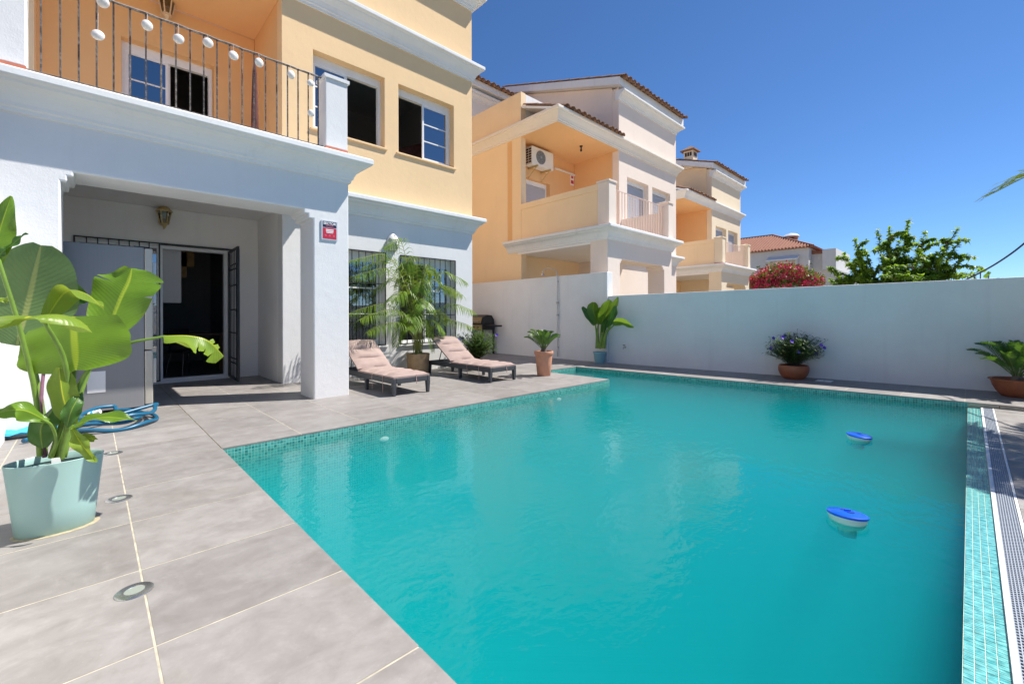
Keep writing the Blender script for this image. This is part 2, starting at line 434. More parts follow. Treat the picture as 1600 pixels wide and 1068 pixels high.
def _striptile():
    k = N('aqua_glass_tile'); p = k.pos(); rnd = k.n('ShaderNodeObjectInfo').outputs['Random']
    f = k.noise(k.mapping(p, (160, 22, 1), (0, 0, 0), (0, 0, 0.35)), 1.0, 3, 0.6)
    c = k.mix(k.ramp(f, [(0.36, 0.0), (0.64, 1.0)]), (0.045, 0.29, 0.30), (0.24, 0.56, 0.53))
    v = k.noise(k.mapping(p, (39, 39, 1)), 1.0, 1)
    c = k.mix(1.0, c, k.ramp(v, [(0.3, 0.75), (0.7, 1.2)]), 'MULTIPLY')
    return k.done(k.pbr(c, 0.12))
M['strip_tile'] = _striptile()

def _water():
    k = N('pool_water'); p = k.pos()
    w1 = k.noise(k.mapping(p, (1.0, 1.6, 1)), 3.2, 3, 0.5, 0.4)
    w2 = k.noise(k.mapping(p, (1.0, 1.3, 1)), 17.0, 3, 0.5, 0.3)
    amp = k.ramp(k.noise(p, 0.55, 2), [(0.35, 0.25), (0.65, 1.0)])
    h = k.math('MULTIPLY', k.math('ADD', w1, k.math('MULTIPLY', w2, 0.42)), amp)
    nr = k.bump(h, 0.15, 0.06)
    fr = k.n('ShaderNodeFresnel'); fr.inputs['IOR'].default_value = 1.33; k.l(nr, fr.inputs['Normal'])
    g = k.n('ShaderNodeBsdfGlossy'); g.inputs['Roughness'].default_value = 0.02; k.l(nr, g.inputs['Normal'])
    t = k.n('ShaderNodeBsdfTransparent')
    mx = k.n('ShaderNodeMixShader'); k.l(fr.outputs[0], mx.inputs[0]); k.l(t.outputs[0], mx.inputs[1]); k.l(g.outputs[0], mx.inputs[2])
    k.l(mx.outputs[0], k.out.inputs[0])
    v = k.n('ShaderNodeVolumeScatter'); v.inputs['Color'].default_value = (0.015, 0.79, 0.83, 1); v.inputs['Density'].default_value = 0.78; v.inputs['Anisotropy'].default_value = -0.35
    ab = k.n('ShaderNodeVolumeAbsorption'); ab.inputs['Color'].default_value = (0.0, 0.76, 0.80, 1); ab.inputs['Density'].default_value = 1.1
    ad = k.n('ShaderNodeAddShader'); k.l(v.outputs[0], ad.inputs[0]); k.l(ab.outputs[0], ad.inputs[1])
    k.l(ad.outputs[0], k.out.inputs['Volume'])
    return k.m
M['water'] = _water()
M['water_wall'] = plain('pool_lining', (0.10, 0.42, 0.42), 0.5)

def leafmat(name, c0, c1, rough=0.42, trans=0.35, tcol=None, veins=True, edge=None):
    k = N(name); uv = k.n('ShaderNodeUVMap').outputs[0]; p = k.pos()
    rnd = k.n('ShaderNodeObjectInfo').outputs['Random']
    sx = k.n('ShaderNodeSeparateXYZ'); k.l(uv, sx.inputs[0]); U, V = sx.outputs[0], sx.outputs[1]
    f = k.noise(p, 8, 4)
    c = k.mix(k.ramp(f, [(0.3, 0.0), (0.7, 1.0)]), c0, c1)
    nrm = None
    if veins:
        av = k.math('ABSOLUTE', k.math('SUBTRACT', V, 0.5))
        wob = k.math('SUBTRACT', k.math('MULTIPLY', U, 150.0), k.math('MULTIPLY', av, 55.0))
        st = k.math('SINE', k.math('ADD', wob, k.math('MULTIPLY', f, 5.0)))
        c = k.mix(k.math('MULTIPLY', k.ramp(st, [(0.0, 0.0), (1.0, 1.0)]), 0.06), c, tuple(min(1, x * 1.7) for x in c1))
        mid = k.ramp(av, [(0.0, 1.0), (0.022, 1.0), (0.04, 0.0)])
        c = k.mix(mid, c, (min(1, c1[0] * 2.0 + 0.06), min(1, c1[1] * 1.7), c1[2] * 1.6))
        nrm = k.bump(k.math('ADD', k.math('MULTIPLY', st, 0.5), k.noise(k.mapping(uv, (18, 4, 1)), 1.0, 3)), 0.22, 0.003)
        if edge is not None:
            e = k.ramp(k.math('ADD', av, k.math('MULTIPLY', k.noise(p, 30, 3), 0.12)), [(0.555, 0.0), (0.59, 1.0)])
            c = k.mix(e, c, edge)
    c = k.mix(1.0, c, k.ramp(rnd, [(0.0, 0.86), (1.0, 1.12)]), 'MULTIPLY')
    pb = k.pbr(c, rough, 0, nrm, spec=0.45)
    tr = k.n('ShaderNodeBsdfTranslucent')
    tc = tcol or (min(1, c1[0] * 2.2), min(1, c1[1] * 1.9), c1[2])
    tr.inputs['Color'].default_value = (*tc, 1)
    mx = k.n('ShaderNodeMixShader'); mx.inputs[0].default_value = trans; k.l(pb, mx.inputs[1]); k.l(tr.outputs[0], mx.inputs[2])
    return k.done(mx.outputs[0])
M['strel'] = leafmat('bird_of_paradise_leaf', (0.088, 0.18, 0.016), (0.145, 0.265, 0.026), 0.32, 0.30, (0.28, 0.44, 0.035), True, (0.30, 0.20, 0.03))
M['strel_mid'] = leafmat('hanging_leaf', (0.10, 0.19, 0.014), (0.15, 0.27, 0.022), 0.4, 0.32, (0.28, 0.42, 0.03))
M['strel_back'] = leafmat('shaded_leaf_underside', (0.075, 0.135, 0.05), (0.105, 0.18, 0.065), 0.5, 0.25, (0.16, 0.28, 0.05))  # underside tone, with the leaf's shade side put into the green
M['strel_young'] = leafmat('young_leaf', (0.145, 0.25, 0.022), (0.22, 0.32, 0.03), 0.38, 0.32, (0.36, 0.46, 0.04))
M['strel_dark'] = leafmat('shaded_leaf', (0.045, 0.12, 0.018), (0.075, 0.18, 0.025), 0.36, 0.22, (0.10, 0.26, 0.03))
M['stalk'] = plain('green_stalk', (0.15, 0.25, 0.035), 0.45, 0, 0.25, 10)
M['stalk_purple'] = plain('purple_stalk', (0.22, 0.10, 0.16), 0.5, 0, 0.25, 10)
M['areca'] = leafmat('areca_leaflet', (0.09, 0.18, 0.016), (0.165, 0.27, 0.028), 0.42, 0.3, (0.30, 0.42, 0.04), False)
M['areca_stem'] = plain('areca_stem', (0.28, 0.30, 0.06), 0.5, 0, 0.2, 8)
M['cycad'] = leafmat('cycad_leaflet', (0.05, 0.12, 0.02), (0.085, 0.18, 0.028), 0.4, 0.2, None, False)
M['cycad_stem'] = plain('cycad_rachis', (0.16, 0.22, 0.06), 0.5)
M['ruellia'] = leafmat('ruellia_leaf', (0.05, 0.11, 0.022), (0.09, 0.17, 0.035), 0.5, 0.25, None, False)
M['ruellia_stem'] = plain('ruellia_stem', (0.05, 0.035, 0.03), 0.7)
M['purple'] = plain('purple_petal', (0.20, 0.09, 0.60), 0.6)
M['pink'] = plain('pink_petal', (0.66, 0.035, 0.13), 0.6, 0, 0.25, 5)
M['oleander'] = leafmat('oleander_leaf', (0.06, 0.12, 0.02), (0.12, 0.19, 0.03), 0.45, 0.25, None, False)
M['tree_leaf'] = leafmat('tree_leaflet', (0.09, 0.185, 0.022), (0.17, 0.30, 0.04), 0.45, 0.45, None, False)
M['bark'] = plain('bark', (0.14, 0.11, 0.085), 0.9, 0, 0.3, 18, 0.8)
M['palm_leaf'] = leafmat('palm_leaflet', (0.10, 0.18, 0.025), (0.16, 0.25, 0.04), 0.45, 0.25, None, False)
M['hedge'] = leafmat('hedge_leaf', (0.04, 0.09, 0.015), (0.08, 0.15, 0.025), 0.5, 0.2, None, False)
M['ground'] = plain('dry_earth', (0.26, 0.22, 0.16), 0.95, 0, 0.25, 0.6, 0.4)
# ------------------------------------------------------------------ ground, terrace, pool
def struct(name, mb, mat, **kw):
    o = mb.build(name, mat, **kw); o['kind'] = 'structure'; return o
WZ = -0.07                      # water level
BX = lambda y: 7.645 + (6.0 - y) * 0.062      # far pool edge (slightly skew)
WX = lambda y: 8.80 + (5.9 - y) * 0.0985      # garden wall face
NY = 5.95                       # end of the step recess
pool_poly = [(0.79, 0.02), (BX(0.02), 0.02), (BX(NY), NY), (6.52, NY), (6.52, 4.35), (0.79, 4.35)]

mb = MB(); R_ = 900
g_in = (-9.0, 30.0, -9.0, 30.0)
mb.box(-R_, R_, -R_, g_in[2], -0.9, -0.45); mb.box(-R_, R_, g_in[3], R_, -0.9, -0.45)
mb.box(-R_, g_in[0], g_in[2], g_in[3], -0.9, -0.45); mb.box(g_in[1], R_, g_in[2], g_in[3], -0.9, -0.45)
mb.box(9.9, g_in[1], g_in[2], g_in[3], -0.9, -0.45); mb.box(g_in[0], -0.9, g_in[2], g_in[3], -0.9, -0.45)
mb.box(-0.9, 9.9, 13.0, g_in[3], -0.9, -0.45); mb.box(-0.9, 9.9, g_in[2], -4.2, -0.9, -0.45)
struct('ground', mb, M['ground'])

# bed of the paving (grout colour) and the tiles laid on it
regions = [  # convex polygons (x, y), z of the tile top
    ([(-0.56, -4.2), (0.79, -4.2), (0.79, 10.2), (-0.56, 10.2)], 0.0),
    ([(0.79, 4.35), (6.52, 4.35), (6.52, 10.2), (0.79, 10.2)], 0.0),
    ([(6.52, NY), (WX(NY) - 0.04, NY), (8.76, 13), (6.52, 13)], 0.0),
    ([(BX(-0.25), -0.25), (WX(-0.25), -0.25), (WX(NY), NY), (BX(NY), NY)], 0.0),
    ([(0.79, -4.2), (8.03, -4.2), (8.03, -0.205), (0.79, -0.205)], -0.05),
    ([(8.03, -4.2), (WX(-4.2), -4.2), (WX(-0.25), -0.25), (8.03, -0.25)], 0.0)]
mb = MB()
def inset(poly, d=0.003):
    cx_ = sum(p[0] for p in poly) / len(poly); cy_ = sum(p[1] for p in poly) / len(poly)
    return [(p[0] - math.copysign(d, p[0] - cx_), p[1] - math.copysign(d, p[1] - cy_)) for p in poly]
for poly, z in regions: mb.prism(inset(poly), 'z', z - 0.25, z - 0.0012)
terrace = struct('terrace', mb, M['grout'])
def clip(poly, region):
    out = poly
    n = len(region)
    for i in range(n):
        a, b = region[i], region[(i + 1) % n]
        nx, ny = b[0] - a[0], b[1] - a[1]
        res = []
        for j in range(len(out)):
            p, q = out[j], out[(j + 1) % len(out)]
            dp = nx * (p[1] - a[1]) - ny * (p[0] - a[0]); dq = nx * (q[1] - a[1]) - ny * (q[0] - a[0])
            if dp >= 0: res.append(p)
            if dp * dq < 0:
                t = dp / (dp - dq); res.append((p[0] + (q[0] - p[0]) * t, p[1] + (q[1] - p[1]) * t))
        out = res
        if len(out) < 3: return []
    return out
def area(p): return 0.5 * abs(sum(p[i][0] * p[(i + 1) % len(p)][1] - p[(i + 1) % len(p)][0] * p[i][1] for i in range(len(p))))
PX_, PY_ = 0.637, 0.615
shared = {}; rest = MB(); pieces = []
for i in range(-3, 18):
    for j in range(-8, 20):
        x0 = 0.153 + i * PX_ + 0.004; y0 = 1.89 + j * PY_ + 0.004
        xa, xb, ya, yb = x0, x0 + PX_ - 0.008, y0, y0 + PY_ - 0.008
        if i == 0 and yb < 4.36: xb += 0.004          # coping tiles run to the pool edge
        if j == 4 and xa > 0.7: ya -= 0.004
        cell = [(xa, ya), (xb, ya), (xb, yb), (xa, yb)]
        for ri, (reg, z) in enumerate(regions):
            c = clip(cell, reg)
            if len(c) < 3 or area(c) < 0.004: continue
            mx = sum(p[0] for p in c) / len(c); my = sum(p[1] for p in c) / len(c)
            seen = False
            for q in c + [(mx, my)]:
                s_ = to_px((q[0], q[1], z))
                if s_ and -20 < s_[0] < 1620 and s_[1] < 1090: seen = True
            if my > 9.3 or (mx < 6.5 and mx > 2.4 and my > 7.85): seen = False
            pieces.append((seen, c, z, mx, my, area(c)))
nseen = 0
for seen, c, z, mx, my, ar in sorted(pieces, key=lambda t: math.hypot(t[3], t[4])):
    dz = random.uniform(-0.0003, 0.0003)
    if seen and nseen < 295:
        nseen += 1
        full = abs(ar - (PX_ - 0.008) * (PY_ - 0.008)) < 1e-4
        if full and 'm' in shared:
            o = bpy.data.objects.new('tile', shared['m']); COL.objects.link(o); o.parent = terrace
            o.location = (mx, my, z + dz)
        else:
            t = MB().prism([(p[0] - mx, p[1] - my) for p in c], 'z', -0.012, 0.0)
            o = t.build('tile', M['tile'], terrace); o.location = (mx, my, z + dz)
            if full: shared['m'] = o.data
    else: rest.prism(c, 'z', z - 0.012, z)
if rest.v:
    o = rest.build('paving_tiles', M['tile'], terrace); o['kind'] = 'stuff'

# pool basin
mb = MB(); D = -2.0
def wall_strip(a, b, z0, z1): mb.face([(a[0], a[1], z0), (b[0], b[1], z0), (b[0], b[1], z1), (a[0], a[1], z1)])
i_ = 0.004; bpoly = [(0.79 + i_, 0.02), (BX(0.02) - i_, 0.02), (BX(NY) - i_, NY - i_), (6.52 + i_, NY - i_), (6.52 + i_, 4.35 - i_), (0.79 + i_, 4.35 - i_)]
for i in range(len(bpoly)):
    a, b = bpoly[i], bpoly[(i + 1) % len(bpoly)]
    wall_strip(a, b, D, WZ + 0.004 if i == 0 else -0.013)
mb.face([(0.79, 0.02, D), (BX(0.02), 0.02, D), (BX(4.35), 4.35, D), (0.79, 4.35, D)])
mb.face([(6.52, 4.345, -0.42), (BX(4.35), 4.345, -0.42), (BX(NY), NY, -0.42), (6.52, NY, -0.42)])
mb.face([(6.52, 4.35, D), (BX(4.35), 4.35, D), (BX(4.35), 4.35, -0.42), (6.52, 4.35, -0.42)])
basin = struct('pool_basin', mb, M['mosaic'], fix=False)
mb = MB()
e = 0.02
wp = [(0.79 - e, 0.02), (BX(0.02) + e, 0.02), (BX(NY) + e, NY + e), (6.52 - e, NY + e), (6.52 - e, 4.35 + e), (0.79 - e, 4.35 + e)]
mb.prism(wp, 'z', D - 0.03, WZ)
struct('pool_water', mb, M['water'])

# overflow edge: mosaic strip, white channel sides, grating
strip = tag(thing('overflow_channel', 'aqua mosaic strip with grey grating channel along the pool edge', 'pool edge', (0, 0, 0)))
sx0, sx1 = 0.8, BX(-0.1) - 0.01
MB().box(sx0, sx1, -0.092, 0.0195, -0.3, WZ + 0.0005).build('grout_bed', M['mosaic_grout'], strip)
pitch = 0.0262; tm = None; cnt = 0; rest = MB()
ntx = int((sx1 - sx0) / 0.0262)
for i in range(ntx):
    for j in range(4):
        cx = sx0 + (i + 0.5) * 0.0262; cy = 0.0185 - (j + 0.5) * 0.0272
        if cx > 1.9 and cnt < 298:
            cnt += 1
            if tm is None:
                o = MB().box(-0.0119, 0.0119, -0.0124, 0.0124, -0.006, 0.0).build('mosaic_tile', M['strip_tile'], strip); tm = o.data
            else:
                o = bpy.data.objects.new('mosaic_tile', tm); COL.objects.link(o); o.parent = strip
            o.location = (cx, cy, WZ + 0.0035 + random.uniform(-0.0005, 0.0005))
        else: rest.box(cx - 0.0119, cx + 0.0119, cy - 0.0124, cy + 0.0124, WZ - 0.003, WZ + 0.0035)
tag(rest.build('mosaic_tiles', M['strip_tile'], strip), kind='stuff')
MB().box(sx0, sx1, -0.111, -0.0925, -0.3, -0.052).build('channel_side', M['channel'], strip, bevel=0.002)
MB().box(sx0, sx1, -0.2035, -0.190, -0.3, -0.050).build('channel_side', M['channel'], strip, bevel=0.002)
MB().box(sx0, sx1, -0.19, -0.111, -0.3, -0.12).build('channel_floor', M['hole'], strip)
gr = MB()
for j in range(8):
    y = -0.1865 + j * 0.0103; gr.box(sx0, sx1, y, y + 0.0035, -0.064, -0.0535)
x = sx0; q = 0
while x < sx1 - 0.02:
    for j in range(7):
        y = -0.1865 + j * 0.0103
        if (j + q) % 2 == 0: gr.box(x, x + 0.006, y + 0.0035, y + 0.0103, -0.062, -0.0541)
    x += 0.0105; q += 1
tag(gr.build('grating', M['grate'], strip, fix=False), kind='stuff')

# ------------------------------------------------------------------ garden walls
mb = MB()
pts = [(WX(5.9), 5.9), (WX(-8), -8), (WX(-8) + 0.2, -8), (WX(5.9) + 0.2, 5.9)]
mb.prism(pts, 'z', -0.5, 1.0)
for k in range(4): pass
gw = thing('garden_wall', 'long white rendered garden wall behind the pool with pots standing before it', 'wall', (9.1, 3, 0))
def local(mb_, o):
    mb_.v = [(v[0] - o.location.x, v[1] - o.location.y, v[2] - o.location.z) for v in mb_.v]; return mb_
mb = MB()
tops = {5.9: 1.585, -8: 1.72}
a0, a1 = 5.9, -8
v = [(WX(a0), a0, -0.5), (WX(a1), a1, -0.5), (WX(a1) + 0.2, a1, -0.5), (WX(a0) + 0.2, a0, -0.5),
     (WX(a0), a0, 1.575), (WX(a1), a1, 1.70), (WX(a1) + 0.2, a1, 1.70), (WX(a0) + 0.2, a0, 1.575)]
mb.v = v; mb.f = [[0, 3, 2, 1], [4, 5, 6, 7], [0, 1, 5, 4], [1, 2, 6, 5], [2, 3, 7, 6], [3, 0, 4, 7]]
local(mb, gw).build('low_wall', M['wall_white'], gw, bevel=0.012)
mb = MB().box(8.757, 8.99, 5.9, 13.2, -0.5, 2.142)
local(mb, gw).build('tall_wall', M['wall_white'], gw, bevel=0.01)
lw = thing('side_wall', 'white rendered boundary wall beside the porch pier and folded pool net', 'wall', (-0.66, 5, 0))
mb = MB().box(-0.76, -0.56, 5.2, 6.066, -0.5, 2.14); mb.box(-0.76, -0.561, -4.2, 5.2, -0.5, 1.6)
local(mb, lw).build('wall_body', M['wall_white'], lw)
# the plot's other side, behind the camera (seen mirrored in the window panes)
rw = thing('rear_wall', 'white rendered rear garden wall opposite the house', 'wall', (3, -4.3, 0))
mb = MB().box(-0.76, 9.78, -4.4, -4.2, -0.5, 1.6); local(mb, rw).build('wall_body', M['wall_white'], rw)
# ------------------------------------------------------------------ houses
def cornice_prof(z0, h, p):
    return [(-0.10, z0), (0.0, z0), (0.025, z0), (0.03, z0 + 0.04), (0.05, z0 + 0.05), (0.055, z0 + 0.08), (0.085, z0 + 0.13 * h / .34),
            (0.13, z0 + 0.18 * h / .34), (p - 0.055, z0 + 0.215 * h / .34), (p - 0.05, z0 + 0.235 * h / .34), (p - 0.008, z0 + 0.25 * h / .34),
            (p, z0 + 0.262 * h / .34), (p, z0 + 0.318 * h / .34), (p - 0.015, z0 + 0.33 * h / .34), (-0.10, z0 + h)]
def window(parent, x0, x1, z0, z1, y, left='glass', right='open', sill=None, mun=2, mat_frame=None, deep=0.16, shutter=False):
    """two-sash sliding window set back in its reveal; part window > frame, sash, pane, muntin"""
    fm = mat_frame or M['alu']; yf = y + deep
    w = MB()
    t = 0.055
    w.box(x0, x1, yf, yf + 0.09, z1 - t - 0.085, z1); w.box(x0, x1, yf, yf + 0.09, z0, z0 + t)
    w.box(x0, x0 + t, yf, yf + 0.09, z0 + t, z1 - t - 0.085); w.box(x1 - t, x1, yf, yf + 0.09, z0 + t, z1 - t - 0.085)
    wo_ = w.build('window', fm, parent, bevel=0.003, seg=1)
    xi0, xi1, zi0, zi1 = x0 + t, x1 - t, z0 + t, z1 - t - 0.085
    xm = (xi0 + xi1) / 2
    def sash(a, b, yy):
        s = MB(); k = 0.04
        s.box(a, b, yy, yy + 0.03, zi1 - k, zi1); s.box(a, b, yy, yy + 0.03, zi0, zi0 + k)
        s.box(a, a + k, yy, yy + 0.03, zi0 + k, zi1 - k); s.box(b - k, b, yy, yy + 0.03, zi0 + k, zi1 - k)
        s.build('sash', fm, wo_)
        MB().box(a + k, b - k, yy + 0.012, yy + 0.016, zi0 + k, zi1 - k).build('pane', M['glass'], wo_)
        for i in range(mun):
            zz = zi0 + k + (zi1 - zi0 - 2 * k) * (i + 1) / (mun + 1)
            MB().box(a + k, b - k, yy + 0.004, yy + 0.0115, zz - 0.012, zz + 0.012).build('muntin', fm, wo_)
    if shutter:
        sh = MB(); n = int((zi1 - zi0) / 0.05)
        for i in range(n): sh.box(xi0, xi1, yf + 0.02 + 0.004 * (i % 2), yf + 0.04, zi0 + i * 0.05, zi0 + i * 0.05 + 0.047)
        sh.build('shutter', M['shutter'], wo_)
    else:
        if left == 'glass': sash(xi0, xm + 0.02, yf + 0.045)
        if right == 'glass': sash(xm - 0.02, xi1, yf + 0.010)
        if left == 'open' and right == 'glass': sash(xm - 0.02 + 0.03, xi1, yf + 0.046)
        if right == 'open' and left == 'glass': sash(xi0, xm - 0.01, yf + 0.010)
    if sill:
        s = MB(); s.v = [(x0 - 0.05, y - 0.035, z0 - 0.05), (x1 + 0.05, y - 0.035, z0 - 0.05), (x1 + 0.05, y + deep, z0 - 0.05), (x0 - 0.05, y + deep, z0 - 0.05),
                         (x0 - 0.05, y - 0.035, z0 - 0.018), (x1 + 0.05, y - 0.035, z0 - 0.018), (x1 + 0.05, y + deep, z0 - 0.002), (x0 - 0.05, y + deep, z0 - 0.002)]
        s.f = [[0, 3, 2, 1], [4, 5, 6, 7], [0, 1, 5, 4], [1, 2, 6, 5], [2, 3, 7, 6], [3, 0, 4, 7]]
        s.build('sill', sill, wo_, bevel=0.004)
    return wo_
def grille(parent, x0, x1, z0, z1, y, n, scroll=True, name='window_grille'):
    """black iron bars: part grille > bar"""
    g = MB(); r = 0.009
    g.box(x0, x1, y - 0.012, y + 0.002, z1 - 0.02, z1); g.box(x0, x1, y - 0.012, y + 0.002, z0, z0 + 0.02)
    g.box(x0, x0 + 0.02, y - 0.012, y + 0.002, z0 + 0.02, z1 - 0.02); g.box(x1 - 0.02, x1, y - 0.012, y + 0.002, z0 + 0.02, z1 - 0.02)
    for f_ in (0.33, 0.66):
        zz = z0 + (z1 - z0) * f_
        g.box(x0 + 0.02, x1 - 0.02, y - 0.001, y + 0.004, zz - 0.008, zz + 0.008)
    go = g.build(name, M['iron'], parent)
    bm_ = None
    for i in range(n):
        x = x0 + 0.02 + (x1 - x0 - 0.04) * (i + 1) / (n + 1)
        if bm_ is None:
            b = MB().box(-0.007, 0.007, -0.018, -0.0125, z0 + 0.0, z1 - 0.0).build('bar', M['iron'], go); bm_ = b.data
        else:
            b = bpy.data.objects.new('bar', bm_); COL.objects.link(b); b.parent = go
        b.location = (x, y, 0)
        if scroll:
            s = MB()
            for zz in (z1 - (z1 - z0) * 0.25, z0 + (z1 - z0) * 0.22):
                for sg in (-1, 1):
                    pts = []
                    for k in range(9):
                        a = k / 8 * 1.35 * math.pi
                        pts.append((x + sg * (0.012 + 0.018 * math.sin(a) * (1 - k / 14)), y - 0.015, zz + 0.035 * (1 - math.cos(a)) * 0.9))
                    s.tube(pts, 0.0035, 5)
            s.build('scroll', M['iron'], go)
    return go
def tile_roof(parent, x0, x1, y0, z0, y1, z1, thick, mat, mat_edge, pitch=0.25, soffit=True, name='roof'):
    """mono-pitch roof rising along +y, barrel tiles laid as real half tubes; part roof > tile_rows"""
    b = MB(); ln = math.hypot(y1 - y0, z1 - z0); ny, nz = -(z1 - z0) / ln, (y1 - y0) / ln
    b.v = []
    for x in (x0, x1):
        b.v += [(x, y0, z0 - thick), (x, y1, z1 - thick), (x, y1, z1), (x, y0, z0)]
    b.f = [[0, 1, 2, 3], [7, 6, 5, 4], [0, 4, 5, 1], [1, 5, 6, 2], [2, 6, 7, 3], [3, 7, 4, 0]]
    ro = b.build(name, mat_edge, parent)
    t = MB(); n = int((x1 - x0) / pitch); r = pitch * 0.36; seg = 6
    rows = max(1, int(ln / 0.42))
    for i in range(n + 1):
        cx = x0 + (i + 0.5) * (x1 - x0) / (n + 1)
        jit = random.uniform(-0.03, 0.03)
        for j in range(rows):
            s0 = (j / rows) * ln - (0.15 + jit if j == 0 else 0.04); s1 = ((j + 1) / rows) * ln
            for kind in (0, 1):        # cover tile (up) and channel tile (down, half a pitch over)
                bx = cx + (pitch / 2 if kind else 0)
                if kind and i == n: continue
                base = len(t.v)
                for s_, rr in ((s0, r * 1.12), (s1, r * 0.92)):
                    yy = y0 + (y1 - y0) * s_ / ln; zz = z0 + (z1 - z0) * s_ / ln
                    for q in range(seg + 1):
                        a = math.pi * q / seg
                        ox = math.cos(a) * rr; oh = math.sin(a) * rr * 0.8
                        oh = (oh + 0.035) if not kind else (0.075 - oh)
                        t.v.append((bx + ox, yy + ny * oh, zz + nz * oh))
                    for q in range(seg + 1):
                        a = math.pi * q / seg
                        ox = math.cos(a) * (rr - 0.014); oh = math.sin(a) * (rr - 0.014) * 0.8
                        oh = (oh + 0.035) if not kind else (0.075 - oh)
                        t.v.append((bx + ox, yy + ny * oh, zz + nz * oh))
                m_ = seg + 1
                for q in range(seg):
                    t.f.append([base + q, base + q + 1, base + 2 * m_ + q + 1, base + 2 * m_ + q])
                    t.f.append([base + m_ + q + 1, base + m_ + q, base + 3 * m_ + q, base + 3 * m_ + q + 1])
                    t.f.append([base + q + 1, base + q, base + m_ + q, base + m_ + q + 1])
    tag(t.build('tile_rows', mat, ro, smooth=False, fix=False), kind='stuff')
    return ro

def railing(parent, x0, x1, y, z0, z1, n, mat, w=0.007):
    r = MB(); r.box(x0, x1, y - 0.014, y + 0.014, z1 - 0.012, z1); r.box(x0, x1, y - 0.010, y + 0.010, z0, z0 + 0.012)
    ro = r.build('railing', mat, parent); me = None
    for i in range(n):
        x = x0 + (x1 - x0) * (i + 0.7) / (n + 0.2)
        if me is None:
            b = MB().box(-w, w, -w, w, z0 + 0.012, z1 - 0.012).build('bar', mat, ro); me = b.data
        else:
            b = bpy.data.objects.new('bar', me); COL.objects.link(b); b.parent = ro
        b.location = (x, y, 0); b.rotation_euler = (0, 0, random.uniform(-0.2, 0.2))
    return ro
def pillar(parent, x0, x1, y0, y1, z0, z1, mat):
    p = MB().box(x0, x1, y0, y1, z0 + 0.065, z1 - 0.08)
    po = p.build('pillar', mat, parent, bevel=0.008)
    MB().box(x0 - 0.003, x1 + 0.003, y0 - 0.003, y1 + 0.003, z0, z0 + 0.065).build('skirting', M['skirting'], po)
    c = MB(); xm, ym = (x0 + x1) / 2, (y0 + y1) / 2; e_ = 0.022
    c.v = [(x0 - e_, y0 - e_, z1 - 0.08), (x1 + e_, y0 - e_, z1 - 0.08), (x1 + e_, y1 + e_, z1 - 0.08), (x0 - e_, y1 + e_, z1 - 0.08),
           (x0 - e_, y0 - e_, z1 - 0.035), (x1 + e_, y0 - e_, z1 - 0.035), (x1 + e_, y1 + e_, z1 - 0.035), (x0 - e_, y1 + e_, z1 - 0.035), (xm, ym, z1 + 0.02)]
    c.f = [[0, 3, 2, 1], [0, 1, 5, 4], [1, 2, 6, 5], [2, 3, 7, 6], [3, 0, 4, 7], [4, 5, 8], [5, 6, 8], [6, 7, 8], [7, 4, 8]]
    c.build('cap', mat, po)
    return po
def chimney(parent, x, y, z0, z1, w, mat):
    c = MB().box(x - w, x + w, y - w, y + w, z0, z1)
    for a in (-0.45, 0.45):
        pass
    co = c.build('chimney', mat, parent)
    h = MB()
    for a in (-0.5, 0.0, 0.5):
        h.box(x + a * w - 0.05, x + a * w + 0.05, y - w - 0.004, y - w, z1 - 0.28, z1 - 0.08)
        h.box(x - w - 0.004, x - w, y + a * w - 0.05, y + a * w + 0.05, z1 - 0.28, z1 - 0.08)
    h.build('vent_opening', M['hole'], co)
    k = MB(); e_ = w + 0.13
    k.v = [(x - e_, y - e_, z1), (x + e_, y - e_, z1), (x + e_, y + e_, z1), (x - e_, y + e_, z1), (x - e_, y - e_, z1 + 0.05), (x + e_, y - e_, z1 + 0.05), (x + e_, y + e_, z1 + 0.05), (x - e_, y + e_, z1 + 0.05), (x, y, z1 + 0.32)]
    k.f = [[0, 3, 2, 1], [0, 1, 5, 4], [1, 2, 6, 5], [2, 3, 7, 6], [3, 0, 4, 7], [4, 5, 8], [5, 6, 8], [6, 7, 8], [7, 4, 8]]
    k.build('chimney_cap', M['roof'], co)

